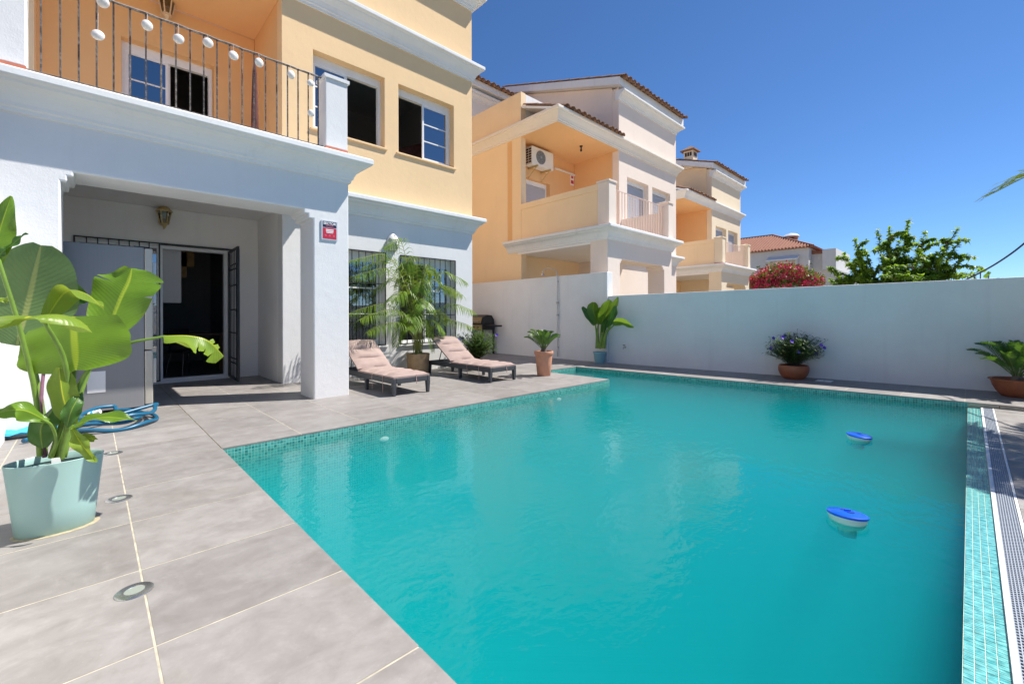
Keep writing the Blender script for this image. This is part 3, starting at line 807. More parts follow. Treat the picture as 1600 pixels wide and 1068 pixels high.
def house(name, label, ox, oy, oz, bay, ours=False, mats=None):
    """row house: porch with balcony on the left, window bay on the right"""
    m_ = mats; h = thing(name, label, 'house', (ox, oy, oz))
    W = lambda mb_, nm, mt, bv=0.012: mb_.build(nm, mt, h, bevel=bv)
    xc = 3.40          # right end of the porch front
    b0, b1 = 3.05, 7.05
    zf = 3.31          # top of the balcony slab
    # porch front with stepped corners
    out = [(0, -0.5), (0.56, -0.5), (0.56, 2.42), (0.605, 2.42), (0.605, 2.475), (0.65, 2.475), (0.65, 2.52), (2.80, 2.52), (2.80, 2.47), (2.855, 2.47),
           (2.855, 2.41), (2.92, 2.41), (2.92, -0.5), (xc, -0.5), (xc, 3.28), (0, 3.28)]
    W(MB().prism(out, 'y', 0.0, 0.53), 'porch_wall', m_['lower'], 0.015)
    W(MB().box(0.02, xc - 0.003, 0.532, 3.44, 2.92, 3.278), 'porch_ceiling', M['white_lifted'], 0)
    W(MB().box(0.003, xc - 0.003, 0.003, 3.42, 3.2805, zf), 'balcony_floor', M['trim'], 0)
    # balcony cornice
    cp = cornice_prof(2.98, 0.345, 0.255)
    path = [(0, 3.6), (0, 0), (xc, 0), (xc, bay + 0.1)] if not ours else [(-2.5, 0), (xc, 0), (xc, bay + 0.1)]
    W(MB().sweep(path, cp), 'cornice', M['trim'], 0.004)
    if ours:
        W(MB().box(-2.5, -0.002, 0.02, 0.5, 2.6, 3.3), 'wall_return', m_['lower'], 0)
        W(MB().box(-2.5, -0.003, 0.6, 0.8, -0.5, 2.98), 'set_back_wall', m_['lower'], 0)
    # porch back and sides
    if ours:
        bh = [(0.58, 2.56, -0.5, 2.30)]
        W(MB().slab('y', 0.2, b0 - 0.002, -0.5, 2.918, 3.23, 3.43, [(0.60, 2.56, 0.03, 2.30)]), 'porch_back_wall', M['white_lifted'], 0.006)
        W(MB().box(0.0, 0.198, 0.532, 3.43, -0.5, 2.918), 'porch_side_wall', M['white_lifted'], 0)
    else:
        W(MB().slab('y', 0.0, b0 - 0.002, -0.5, 2.918, 3.23, 3.43, [(1.25, 1.95, 1.0, 1.85)]), 'porch_back_wall', m_['side'], 0.006)
        window(h, 1.25, 1.95, 1.0, 1.85, 3.23, 'glass', 'glass', mun=0)
        W(MB().box(0.0, 0.2, 3.04, 3.228, -0.5, 2.918), 'porch_side_wall', m_['side'], 0)
    # window bay, lower storey
    lw_ = [(3.55, 4.89, 0.56, 2.33), (5.22, 6.56, 0.56, 2.32)] if ours else []
    W(MB().slab('y', b0, b1, -0.5, 3.2, bay, bay + 0.25, lw_), 'bay_wall', m_['lower'], 0.012)
    W(MB().box(b0, b0 + 0.2, bay + 0.252, 3.43, -0.5, 2.919), 'bay_side_wall', M['white_lifted'] if ours else m_['lower'], 0.01)
    W(MB().box(b1 - 0.25, b1, bay + 0.252, 9.0, -0.5, 3.2), 'bay_side_wall', m_['lower'], 0)
    if ours or True:
        W(MB().sweep([(xc + 0.003, bay), (b1, bay), (b1, 7.0)] if True else [], cornice_prof(2.97, 0.36, 0.235)), 'cornice', M['trim'], 0.004)
    # upper storey and attic of the bay
    uw = [(3.55, 4.89, 4.38, 5.725), (5.19, 6.54, 4.375, 5.725)] if ours else [(3.55, 4.93, 4.30, 5.66), (5.22, 6.56, 4.30, 5.66)]
    W(MB().slab('y', b0, b1, 3.202, 8.455, bay + 0.001, bay + 0.25, uw), 'upper_wall', m_['upper'], 0.012)
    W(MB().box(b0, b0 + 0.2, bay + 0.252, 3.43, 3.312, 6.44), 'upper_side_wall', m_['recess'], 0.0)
    W(MB().box(b0, b0 + 0.2, bay + 0.252, 8.0, 6.442, 8.40), 'attic_side_wall', m_['attic_side'], 0.0)
    sd = MB(); y_a, y_b = bay + 0.252, 8.0       # gable triangle under the rake
    sd.prism([(y_a, 8.402), (y_b, 8.402), (y_b, 8.44 + (y_b - bay) * 0.315), (y_a, 8.44 + (y_a - bay) * 0.315)], 'x', b0 + 0.002, b0 + 0.198); W(sd, 'gable', m_['attic_side'], 0)
    W(MB().box(b1 - 0.25, b1 - 0.001, bay + 0.252, 9.0, 3.202, 8.40), 'upper_side_wall', m_['upper'], 0.0)
    W(MB().sweep([(-0.001, 7.0), (-0.001, bay), (b1, bay), (b1, 9.0)], cornice_prof(6.43, 0.36, 0.22)), 'cornice', m_['trim_up'], 0.004)
    W(MB().sweep([(b0 - 0.05, bay), (b1, bay), (b1, 9.0)], cornice_prof(8.04, 0.31, 0.25)), 'cornice', M['trim'], 0.004)
    # interior floors, back walls
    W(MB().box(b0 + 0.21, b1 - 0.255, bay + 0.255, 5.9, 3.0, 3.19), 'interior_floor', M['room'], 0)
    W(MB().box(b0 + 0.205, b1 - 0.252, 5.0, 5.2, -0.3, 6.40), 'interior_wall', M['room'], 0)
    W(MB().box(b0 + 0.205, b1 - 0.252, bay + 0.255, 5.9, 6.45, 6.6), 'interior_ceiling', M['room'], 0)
    # upper windows
    if ours:
        window(h, *uw[0], bay + 0.001, 'glass', 'open', m_['upper'])
        window(h, *uw[1], bay + 0.001, 'open', 'glass', m_['upper'])
        for i, (x0, x1, z0, z1) in enumerate(lw_):
            window(h, x0, x1, z0, z1, bay, 'glass' if i == 0 else 'open', 'glass', M['white'], 2 if i == 0 else 2)
            grille(h, x0 - 0.01, x1 + 0.01, z0 - 0.01, z1 + 0.01, bay - 0.008, 9 if i else 9)
    else:
        for u in uw: window(h, *u, bay + 0.001, 'glass', 'glass', m_['upper'], 0, shutter=True)
    # balcony recess
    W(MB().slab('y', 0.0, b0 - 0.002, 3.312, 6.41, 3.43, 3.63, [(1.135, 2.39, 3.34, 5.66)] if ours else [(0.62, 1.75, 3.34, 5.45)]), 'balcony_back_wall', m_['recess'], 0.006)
    if ours:
        window(h, 1.135, 2.39, 3.34, 5.66, 3.43, 'glass', 'open', None, 4)
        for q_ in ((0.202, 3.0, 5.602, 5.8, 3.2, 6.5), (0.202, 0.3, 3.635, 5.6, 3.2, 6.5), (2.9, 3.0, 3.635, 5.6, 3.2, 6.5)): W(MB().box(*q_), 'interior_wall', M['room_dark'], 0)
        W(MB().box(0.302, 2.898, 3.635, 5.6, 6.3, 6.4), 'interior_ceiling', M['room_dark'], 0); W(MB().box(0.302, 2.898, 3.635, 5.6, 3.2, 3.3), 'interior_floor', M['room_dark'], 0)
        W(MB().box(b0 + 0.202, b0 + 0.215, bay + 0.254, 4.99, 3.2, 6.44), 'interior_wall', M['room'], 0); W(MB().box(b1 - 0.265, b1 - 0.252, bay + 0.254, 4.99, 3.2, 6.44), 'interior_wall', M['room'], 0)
    else:
        window(h, 0.62, 1.75, 3.34, 5.45, 3.43, 'glass', 'glass', None, 0, shutter=True)
    # left side of the upper floor: solid behind, parapet in front
    W(MB().box(0.0, 0.2, 3.04, 3.428, 3.312, 7.78), 'side_wall', m_['side'], 0.006)
    W(MB().box(0.001, 0.2, 3.632, 8.5, -0.5, 7.779), 'side_wall', m_['side'], 0.006)
    W(MB().box(0.0, 0.2, 3.4285, 3.6315, 6.412, 7.7795), 'side_wall', m_['side'], 0.0)
    if not ours: W(MB().box(0.002, 0.2, 3.229, 3.6315, -0.5, 3.311), 'side_wall', m_['side'], 0.0)
    W(MB().box(0.005, 0.15, 0.30, 3.038, 3.312, 4.36), 'parapet', m_['side'], 0.006)
    W(MB().box(-0.015, 0.165, 0.28, 3.036, 4.24, 4.41), 'parapet_cap', m_['side'], 0.01)
    W(MB().box(0.202, b0 - 0.002, 3.04, 3.2, 6.72, 7.76), 'parapet_wall', M['trim'], 0.0)
    # balcony roof
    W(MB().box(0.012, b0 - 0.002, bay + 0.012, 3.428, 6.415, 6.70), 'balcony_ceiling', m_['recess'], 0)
    tile_roof(h, 0.02, b0 - 0.003, bay - 0.12, 6.80, 3.03, 7.36, 0.07, M['roof'], M['trim'])
    # attic roof
    tile_roof(h, b0 - 0.22, b1 + 0.28, bay - 0.17, 8.66, bay + 5.4, 8.66 + 5.57 * 0.315, 0.25, M['roof'], M['trim'], pitch=0.265)
    # rear block with its own eaves
    W(MB().box(0.205, 3.2, 5.9, 8.9, 6.0, 9.0), 'rear_wall', m_['trim_up'], 0)
    tile_roof(h, 0.0, 3.5, 5.6, 9.28, 8.9, 10.2, 0.2, M['roof'], M['trim'])
    W(MB().sweep([(0.2, 5.9), (3.2, 5.9)], cornice_prof(8.72, 0.30, 0.16)), 'cornice', M['trim'], 0)
    # pillars and railing
    pz = 4.385 if ours else 4.50
    if ours:
        pillar(h, -0.10, 0.345, -0.12, 0.14, zf + 0.014, 5.6, m_['lower'])
        pillar(h, 3.04, 3.335, -0.12, 0.14, zf + 0.014, pz, m_['lower'])
        railing(h, 0.345, 3.04, -0.02, zf + 0.085, 4.327, 21, M['rail'])
    else:
        pillar(h, -0.01, 0.31, -0.05, 0.29, zf, pz, m_['lower'])
        pillar(h, 3.10, 3.40, -0.05, 0.29, zf, pz, m_['lower'])
        railing(h, 0.31, 3.10, 0.10, zf + 0.05, 4.33, 20, M['rail_pink'], 0.009)
        W(MB().box(3.2, 3.38, 0.30, bay, zf, 4.2), 'parapet', m_['lower'], 0.006)
    return h

H1 = house('row_house', 'cream and white house with open porch and dark iron balcony rail beside the sunbeds', -0.77, 6.07, 0.0, 1.78, True,
           dict(lower=M['white'], upper=M['cream'], side=M['peach'], recess=M['recess'], attic_side=M['cream'], trim_up=M['trim']))
H2 = house('row_house', 'peach and pale house with air conditioner on its balcony, rising over the garden wall', 9.29, 6.24, 0.04, 1.61, False,
           dict(lower=M['pale'], upper=M['pale'], side=M['peach'], recess=M['recess'], attic_side=M['pale'], trim_up=M['trim_cream']))
H3 = house('row_house', 'yellow cream house with chimney between the peach house and the red roofed house', 19.36, 7.31, 0.0, 1.61, False,
           dict(lower=M['pale_cream'], upper=M['pale_cream'], side=M['peach'], recess=M['recess'], attic_side=M['peach'], trim_up=M['trim']))
chimney(H2, 5.25, 2.8, 8.9, 9.66, 0.36, M['trim_cream'])
chimney(H3, 3.2, 2.75, 8.7, 9.62, 0.25, M['pale_cream'])

# porch door of our house: sliding frame, open iron gate, fixed iron grille, room behind
H = H1; dy = 3.23
fr = MB()
x0, x1, xm = 0.60, 2.56, 1.60
fr.box(x0, x1, dy + 0.06, dy + 0.16, 2.25, 2.30); fr.box(x0, x1, dy + 0.06, dy + 0.16, 0.03, 0.07)
fr.box(x0, x0 + 0.05, dy + 0.06, dy + 0.16, 0.07, 2.25); fr.box(x1 - 0.05, x1, dy + 0.06, dy + 0.16, 0.07, 2.25); fr.box(xm - 0.04, xm + 0.04, dy + 0.07, dy + 0.15, 0.07, 2.25)
door = fr.build('door_frame', M['alu'], H, bevel=0.003, seg=1)
MB().box(x0 + 0.05, xm - 0.04, dy + 0.10, dy + 0.106, 0.07, 2.25).build('pane', M['glass'], door)
for i in range(5): MB().box(x0 + 0.05, xm - 0.04, dy + 0.092, dy + 0.0995, 0.45 + i * 0.36, 0.47 + i * 0.36).build('muntin', M['alu'], door)
MB().box(xm + 0.04, xm + 0.30, dy + 0.17, dy + 0.175, 1.35, 2.25).build('roller_blind', M['blind'], door)
grille(H, x0 - 0.02, xm - 0.0, 0.04, 2.335, dy - 0.008, 7, True, 'door_grille')
MB().box(xm, x1 + 0.06, dy - 0.03, dy - 0.002, 2.30, 2.335).build('grille_lintel', M['iron'], H)
gt = MB(); gl = 0.86; th = rad(-92)
gate = bpy.data.objects.new('gate', None)
g = MB(); g.box(0, gl, -0.015, 0.015, 0, 0.035); g.box(0, gl, -0.015, 0.015, 2.215, 2.25); g.box(0, 0.04, -0.016, 0.016, 0.035, 2.215); g.box(gl - 0.06, gl, -0.018, 0.018, 0.035, 2.215)
for zz in (0.28, 0.36, 0.80, 1.20, 1.62, 1.90, 1.98): g.box(0.04, gl - 0.06, -0.007, 0.007, zz - 0.009, zz + 0.009)
g.box(gl - 0.09, gl + 0.05, -0.03, -0.02, 1.16, 1.18)
gate = g.build('gate', M['iron'], H); gate.location = (x1 + 0.01, dy - 0.03, 0.03); gate.rotation_euler = (0, 0, th)
for i in range(5): MB().box(0.0, 0.014, -0.0062, 0.0062, 0.035, 2.215).build('bar', M['iron'], gate).location = (0.14 + i * 0.128, 0.0, 0)
# room seen through the open door
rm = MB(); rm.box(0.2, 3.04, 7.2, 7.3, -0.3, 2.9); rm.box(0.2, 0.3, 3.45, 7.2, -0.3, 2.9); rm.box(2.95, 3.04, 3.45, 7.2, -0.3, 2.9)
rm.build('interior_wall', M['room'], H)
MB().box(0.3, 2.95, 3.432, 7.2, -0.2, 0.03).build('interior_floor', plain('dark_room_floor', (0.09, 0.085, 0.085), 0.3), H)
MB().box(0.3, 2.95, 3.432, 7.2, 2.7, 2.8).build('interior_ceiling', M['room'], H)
pel = MB()
for i in range(2): pel.box(1.98 - i * 0.0, 2.28 - i * 0.12, 4.8, 4.86, 2.12 - i * 0.22, 2.5 - i * 0.1)
pel.build('wooden_pelmet', plain('honey_wood', (0.42, 0.24, 0.09), 0.6, 0, 0.2, 12), H)
# ------------------------------------------------------------------ objects on the house
def world_mb(mb_, o): return local(mb_, o)
# security sign on the porch column
def text_mesh(txt, size, mat, parent, loc, rot, name='lettering', align='CENTER', bold=0.0):
    cu = bpy.data.curves.new(name, 'FONT'); cu.body = txt; cu.size = size; cu.align_x = align; cu.align_y = 'CENTER'; cu.extrude = 0.0006; cu.offset = bold
    tmp = bpy.data.objects.new('tmp', cu); COL.objects.link(tmp)
    dg = bpy.context.evaluated_depsgraph_get(); me = bpy.data.meshes.new_from_object(tmp.evaluated_get(dg))
    bpy.data.objects.remove(tmp); me.materials.clear(); me.materials.append(mat); me.name = name
    o = bpy.data.objects.new(name, me); COL.objects.link(o); o.parent = parent; o.location = loc; o.rotation_euler = rot
    return o
sg = thing('security_sign', 'small grey framed alarm sign, navy over red, on the white porch column', 'sign', (2.357, 6.066, 2.28))
RX = (rad(90), 0, 0)
MB().box(-0.110, 0.110, -0.012, 0.0, -0.134, 0.134).build('board', M['sign_grey'], sg, bevel=0.002)
MB().box(-0.092, 0.092, -0.0145, -0.0122, 0.040, 0.118).build('navy_panel', M['sign_navy'], sg)
MB().box(-0.092, 0.092, -0.0145, -0.0122, -0.116, 0.030).build('red_panel', M['sign_red'], sg)
text_mesh('SECTOR', 0.046, M['paper'], sg, (0, -0.0155, 0.090), RX, bold=0.0012)
text_mesh('ALARM', 0.030, M['sign_pink'], sg, (0, -0.0155, 0.058), RX, bold=0.0006)
b = MB()
for z_, w_ in ((0.006, 0.052), (-0.016, 0.050), (-0.034, 0.045)): b.box(-w_, w_, -0.0155, -0.0146, z_ - (0.007 if z_ > -0.03 else 0.004), z_ + (0.007 if z_ > -0.03 else 0.004))
b.build('text_lines', M['paper'], sg)
b = MB()
for x_ in (-0.055, 0.0, 0.055): b.lathe([(0.0001, 0), (0.014, 0), (0.014, 0.001), (0.0001, 0.001)], 10, (0, 0, 0)); b.v[-40:] = [(x_ + v_[0], -0.0146 - v_[2], -0.072 + v_[1]) for v_ in b.v[-40:]]
b.build('pictograms', M['sign_pink'], sg)
# gold lantern on the porch back wall
def lantern(name, label, loc, mat, s=1.0):
    t = thing(name, label, 'wall lamp', loc)
    MB().lathe([(0.001, 0), (0.05 * s, 0), (0.05 * s, 0.012), (0.001, 0.012)], 16).build('back_plate', mat, t).rotation_euler = (rad(90), 0, 0)
    MB().tube([(0, -0.01, -0.02), (0, -0.07 * s, -0.10 * s), (0, -0.11 * s, -0.07 * s), (0, -0.11 * s, -0.045 * s)], 0.008 * s, 6).build('arm', mat, t, smooth=True)
    y_ = -0.11 * s
    c = MB()
    for k in range(6):
        a = k * math.pi / 3
        c.tube([(0.045 * s * math.cos(a), y_ + 0.045 * s * math.sin(a), -0.04 * s), (0.075 * s * math.cos(a), y_ + 0.075 * s * math.sin(a), 0.12 * s)], 0.007 * s, 5)
    c.lathe([(0.048 * s, -0.045 * s), (0.05 * s, -0.035 * s), (0.001, -0.035 * s)], 6, (0, y_, 0))
    c.build('cage', mat, t)
    MB().lathe([(0.09 * s, 0.12 * s), (0.092 * s, 0.13 * s), (0.05 * s, 0.175 * s), (0.02 * s, 0.19 * s), (0.022 * s, 0.205 * s), (0.004, 0.225 * s)], 6, (0, y_, 0)).build('cap', mat, t)
    MB().lathe([(0.042 * s, -0.034 * s), (0.068 * s, 0.118 * s)], 6, (0, y_, 0)).build('glass', M['glass_clear'], t)
    MB().lathe([(0.004, -0.11 * s), (0.012 * s, -0.095 * s), (0.03 * s, -0.05 * s), (0.004, -0.046 * s)], 8, (0, y_, 0)).build('finial', mat, t)
    return t
p_ = on_y(255, 347, 9.3); lantern('wall_lantern', 'small gold lantern on the porch wall above the glass door', (p_.x, 9.299, p_.z), M['gold'], 1.25)
p_ = on_y(259, 25, 9.5); lantern('wall_lantern', 'pale cream lantern on the orange balcony wall above the balcony window', (p_.x, 9.499, p_.z), M['gold_pale'], 1.5)
# perforated ceramic lamp
p_ = on_y(613, 379, 7.85)
pl = thing('ceramic_lamp', 'white perforated ceramic wall lamp between the two barred windows', 'wall lamp', (p_.x, 7.848, p_.z))
b = MB(); rows = 9; seg = 16; hh = 0.17; rr = 0.125
prof = []
for i in range(rows + 1):
    t_ = i / rows; prof.append((rr * math.sin(math.pi * (0.06 + 0.80 * t_)) ** 0.8, -hh + 2 * hh * t_))
for i, (r_, z_) in enumerate(prof):
    for k in range(seg + 1):
        a = math.pi + math.pi * k / seg
        b.v.append((r_ * math.cos(a), 1.25 * r_ * math.sin(a), -z_))
for i in range(rows):
    for k in range(seg): b.f.append([i * (seg + 1) + k, i * (seg + 1) + k + 1, (i + 1) * (seg + 1) + k + 1, (i + 1) * (seg + 1) + k])
so = b.build('shell', M['ceramic'], pl, smooth=True); sm = so.modifiers.new('sol', 'SOLIDIFY'); sm.thickness = 0.008; sm.offset = 0
b = MB()
def lamp_pt(t_, a, out=1.02):
    r_ = rr * math.sin(math.pi * (0.06 + 0.80 * t_)) ** 0.8
    return Vector((out * r_ * math.cos(a), 1.25 * out * r_ * math.sin(a), -(-hh + 2 * hh * t_)))
for ca, ct in ((math.pi * 1.5, 0.42), (math.pi * 1.2, 0.42), (math.pi * 1.8, 0.42), (math.pi * 1.35, 0.75), (math.pi * 1.65, 0.75), (math.pi * 1.5, 0.14)):
    for k in range(6 if ct < 0.7 else 5):
        a = k * 2 * math.pi / 6; da, dt = 0.19 * math.cos(a), 0.085 * math.sin(a)
        if ct == 0.14: da *= 0.5; dt *= 0.5
        c_ = lamp_pt(ct + dt, ca + da, 1.035); b.lathe([(0.001, -0.001), (0.0085, 0), (0.0085, 0.002), (0.001, 0.003)], 6)
        n_ = Vector((math.cos(ca + da), 1.25 * math.sin(ca + da), 0)).normalized(); q_ = n_.to_track_quat('Z', 'Y')
        b.v[-24:] = [tuple(c_ + q_ @ Vector(v_)) for v_ in b.v[-24:]]
b.build('piercings', M['hole'], pl)
# balcony light string
ls = thing('light_string', 'string of small round white woven lamps along the dark balcony rail', 'string lights', (0, 6.0, 3.4))
spots = [(161, 4), (153, 55), (230, 40), (279, 61), (325, 67), (365, 87), (405, 98), (455, 117), (485, 130), (486, 177)]
me = None; ctrl = []
for i, (x_, y_) in enumerate(spots):
    p_ = on_y(x_, y_, 5.985); lo = p_ - ls.location
    if me is None:
        b = MB().lathe([(0.001, -0.026), (0.03, -0.022), (0.049, -0.008), (0.052, 0.0), (0.049, 0.008), (0.03, 0.022), (0.001, 0.026)], 16)
        o = b.build('lamp', M['lampwhite'], ls, smooth=True); me = o.data
    else:
        o = bpy.data.objects.new('lamp', me); COL.objects.link(o); o.parent = ls
    o.location = lo; o.rotation_euler = (rad(100 + random.uniform(-12, 12)), rad(random.uniform(-18, 18)), rad(random.uniform(-25, 25)))
    o.scale = (1.0, 1.0, 1.0) if i < 8 else (0.85, 0.85, 0.85)
    ctrl.append(lo)
cd = MB(); zr = 4.327 - 3.4
xs = sorted([c_.x for c_ in ctrl]); top = [(xs[0] - 0.3, 0.03, zr + 0.012)]
for i, c_ in enumerate(sorted(ctrl, key=lambda v_: v_.x)):
    cd.tube([(c_.x, 0.035, zr - 0.0), (c_.x + 0.004, 0.012, zr - 0.03), (c_.x, c_.y, c_.z + 0.05 if c_.z + 0.05 < zr else zr)], 0.0018, 4)
    top.append((c_.x, 0.032, zr + 0.004)); top.append((c_.x + 0.1, 0.02, zr - 0.012))
cd.tube(top, 0.002, 4); cd.build('cord', M['lampwhite'], ls)
# closed parasol leaning in the balcony corner
p_ = on_y(398, 145, 7.6)
ps = thing('closed_parasol', 'closed dark brown parasol standing in the balcony corner', 'parasol', (p_.x, 7.6, 3.312))
MB().tube([(0, 0, 0), (0.0, 0, 1.75)], 0.016, 8).build('pole', M['bark'], ps)
pr = [(0.02, 0.55), (0.055, 0.6), (0.05, 0.9), (0.042, 1.2), (0.03, 1.55), (0.012, 1.72)]
b = MB(); b.lathe(pr, 14); b.v = [(v_[0] * (1 + 0.18 * math.sin(7 * math.atan2(v_[1], v_[0]))), v_[1] * (1 + 0.18 * math.sin(7 * math.atan2(v_[1], v_[0]))), v_[2]) for v_ in b.v]
b.build('folded_canopy', M['fabric_red'], ps, smooth=True)
wh = thing('wall_hanging', 'dark red patterned textile hanging inside the open upper window', 'textile', (4.95, 8.75, 4.25))
b = MB()
for i in range(12):
    x_ = 0.09 * i; y_ = 0.03 * math.sin(i * 1.7)
    b.v += [(x_, y_, 0.0), (x_, y_, 0.55 + 0.045 * i)]
for i in range(11): b.f.append([2 * i, 2 * i + 2, 2 * i + 3, 2 * i + 1])
b.build('cloth', M['fabric_red'], wh, smooth=True).modifiers.new('s', 'SOLIDIFY').thickness = 0.01
MB().tube([(-0.05, 0, 0.55), (1.05, 0, 1.06)], 0.012, 6).build('rod', M['wood'], wh)
# refrigerator in the porch
fg = thing('refrigerator', 'tall grey refrigerator standing sideways in the porch behind the large mint planter', 'refrigerator', (0.17, 6.886, 0))
MB().box(-0.39, 0.292, 0.0, 0.62, 0.03, 1.94).build('cabinet', M['fridge'], fg, bevel=0.006)
MB().box(0.296, 0.375, 0.004, 0.616, 0.05, 0.70).build('door', M['fridge_door'], fg, bevel=0.012)
MB().box(0.296, 0.375, 0.004, 0.616, 0.71, 1.935).build('door', M['fridge_door'], fg, bevel=0.012)
for zz in (0.05, 1.02): MB().box(0.376, 0.41, 0.05, 0.075, zz + 0.25, zz + 0.75 if zz > .5 else zz + 0.55).build('handle', M['steel'], fg, bevel=0.004)
MB().lathe([(0.02, 0), (0.02, 0.03)], 10, (0.25, 0.06, 0)).build('foot', M['cable'], fg); MB().lathe([(0.02, 0), (0.02, 0.03)], 10, (-0.3, 0.06, 0)).build('foot', M['cable'], fg)
MB().box(0.20, 0.34, 0.02, 0.1, 1.942, 1.955).build('hinge_cover', M['cable'], fg)
q0 = on_y(136, 581, 6.885) - fg.location; q1 = on_y(165, 612, 6.885) - fg.location
MB().box(q0.x, q1.x, -0.0025, -0.0005, q1.z, q0.z).build('paper_label', M['paper'], fg)

# chair and table in the room behind the door
def room_chair(x, y, rz):
    t = thing('dining_chair', 'dark dining chair with chrome legs inside the open door', 'chair', (x, y, 0.03), rz)
    MB().box(-0.2, 0.2, -0.2, 0.2, 0.42, 0.46).build('seat', M['dark_metal'], t, bevel=0.01)
    MB().box(-0.19, 0.19, 0.18, 0.21, 0.55, 0.85).build('backrest', M['dark_metal'], t, bevel=0.01)
    for a in (-1, 1):
        for c_ in (-1, 1): MB().tube([(a * 0.22, c_ * 0.22, 0), (a * 0.16, c_ * 0.16, 0.42)], 0.011, 6).build('leg', M['chrome'], t)
    for a in (-1, 1): MB().tube([(a * 0.17, 0.17, 0.42), (a * 0.17, 0.195, 0.84)], 0.01, 6).build('back_post', M['chrome'], t)
room_chair(1.28, 10.15, 0.5)
dt = thing('dining_table', 'dark dining table in the room behind the open door', 'table', (1.35, 10.9, 0.03))
MB().box(-0.6, 0.6, -0.4, 0.4, 0.71, 0.75).build('tabletop', M['wood'], dt, bevel=0.005)
for a in (-1, 1):
    for c_ in (-1, 1): MB().box(a * 0.55 - 0.03, a * 0.55 + 0.03, c_ * 0.35 - 0.03, c_ * 0.35 + 0.03, 0, 0.71).build('leg', M['wood'], dt)

# neighbour: air conditioner, pipe cover, notice, ceiling lamp
p_ = on_y(840, 243, 9.67 - 0.38)
ac = thing('air_conditioner', 'white outdoor air conditioner unit hung on the peach house balcony wall', 'air conditioner', (0, 9.669, 0))
a0 = on_y(832, 265, 9.31); a1 = on_y(864, 231, 9.31)
ac.location = ((a0.x + a1.x) / 2, 9.669, (a0.z + a1.z) / 2)
aw, ah = (a1.x - a0.x) / 2 + 0.02, 0.28
MB().box(-aw, aw, -0.36, -0.06, -ah, ah).build('casing', M['plastic_white'], ac, bevel=0.012)
b = MB()
for i in range(6):
    for j in range(2): b.box(-aw - 0.004, -aw + 0.001, -0.33 + j * 0.125, -0.23 + j * 0.125, -ah + 0.06 + i * 0.078, -ah + 0.115 + i * 0.078)
b.build('side_grille', M['hole'], ac)
b = MB().lathe([(0.21, 0), (0.21, 0.012), (0.19, 0.016), (0.001, 0.010)], 28); o = b.build('fan_guard', plain('fan_grey', (0.16, 0.165, 0.17), 0.5), ac); o.rotation_euler = (rad(90), 0, 0); o.location = (-0.1, -0.3595, 0)
b = MB()
for r_ in (0.06, 0.11, 0.16, 0.20):
    b.tube([(r_ * math.cos(a * math.pi / 12), -0.38, r_ * math.sin(a * math.pi / 12)) for a in range(25)], 0.004, 4)
for k in range(8): b.tube([(0.03 * math.cos(k * math.pi / 4), -0.38, 0.03 * math.sin(k * math.pi / 4)), (0.205 * math.cos(k * math.pi / 4), -0.376, 0.205 * math.sin(k * math.pi / 4))], 0.004, 4)
b.lathe([(0.001, -0.388), (0.035, -0.385), (0.035, -0.372)], 12); b.v[-36:] = [(v_[0], v_[2], v_[1]) for v_ in b.v[-36:]]
b.build('fan_hub', M['grate'], ac).location = (-0.1, 0, 0)
for s_ in (-1, 1):
    b = MB().box(s_ * aw * 0.6 - 0.02, s_ * aw * 0.6 + 0.02, -0.42, -0.001, -ah - 0.05, -ah - 0.001)
    b.tube([(s_ * aw * 0.6, -0.002, -ah - 0.32), (s_ * aw * 0.6, -0.36, -ah - 0.05)], 0.014, 5); b.build('bracket', M['gold'], ac)
pc = tag(MB().box(0, 1.1, -0.06, 0, 0, 0.06).build('pipe_cover', M['plastic_white'], None, bevel=0.01), 'long white pipe cover on the peach balcony wall beside the air conditioner', 'pipe cover')
p_ = on_y(866, 262, 9.66); pc.location = (p_.x, 9.669, p_.z - 0.05)
p_ = on_y(894, 281, 9.66)
nb = thing('notice_board', 'small white notice with red print on the peach balcony wall', 'sign', (p_.x, 9.669, p_.z))
MB().box(-0.1, 0.1, -0.012, 0, -0.19, 0.19).build('board', M['paper'], nb)
MB().box(-0.075, 0.075, -0.0145, -0.0125, -0.14, -0.02).build('red_panel', M['sign_red'], nb); MB().box(-0.06, 0.06, -0.0145, -0.0125, 0.05, 0.13).build('red_panel', M['sign_red'], nb)
p_ = on_z(908, 228, 6.455)
cl = thing('ceiling_lamp', 'small dark lamp fitting on the peach balcony ceiling', 'lamp', (p_.x, p_.y, 6.454))
MB().lathe([(0.05, 0), (0.05, -0.02), (0.02, -0.04), (0.02, -0.09), (0.035, -0.12), (0.03, -0.17), (0.001, -0.18)], 12).build('fitting', M['dark_metal'], cl, smooth=True)

# ------------------------------------------------------------------ terrace objects
# recessed floor spotlights
for i, (x_, y_, lb) in enumerate(((210, 923, 'round steel floor light on the tile joint, farthest from the hose'), (186, 779, 'round steel floor light beside the mint planter'),
                                  (176, 708, 'round steel floor light partly behind the mint planter rim'))):
    p_ = on_z(x_, y_)
    t = thing('floor_light', lb, 'floor light', (p_.x, p_.y, 0.0), 0, 'lights sunk in the terrace paving')
    MB().lathe([(0.032, 0.001), (0.034, 0.0055), (0.058, 0.0045), (0.063, 0.0012), (0.063, 0.0)], 32, cap0=False, cap1=False).build('steel_ring', M['light_ring'], t, smooth=True)
    MB().lathe([(0.001, 0.0035), (0.033, 0.0035), (0.033, 0.0008)], 24).build('lens', plain('frosted_lens', (0.27, 0.30, 0.26), 0.35), t)
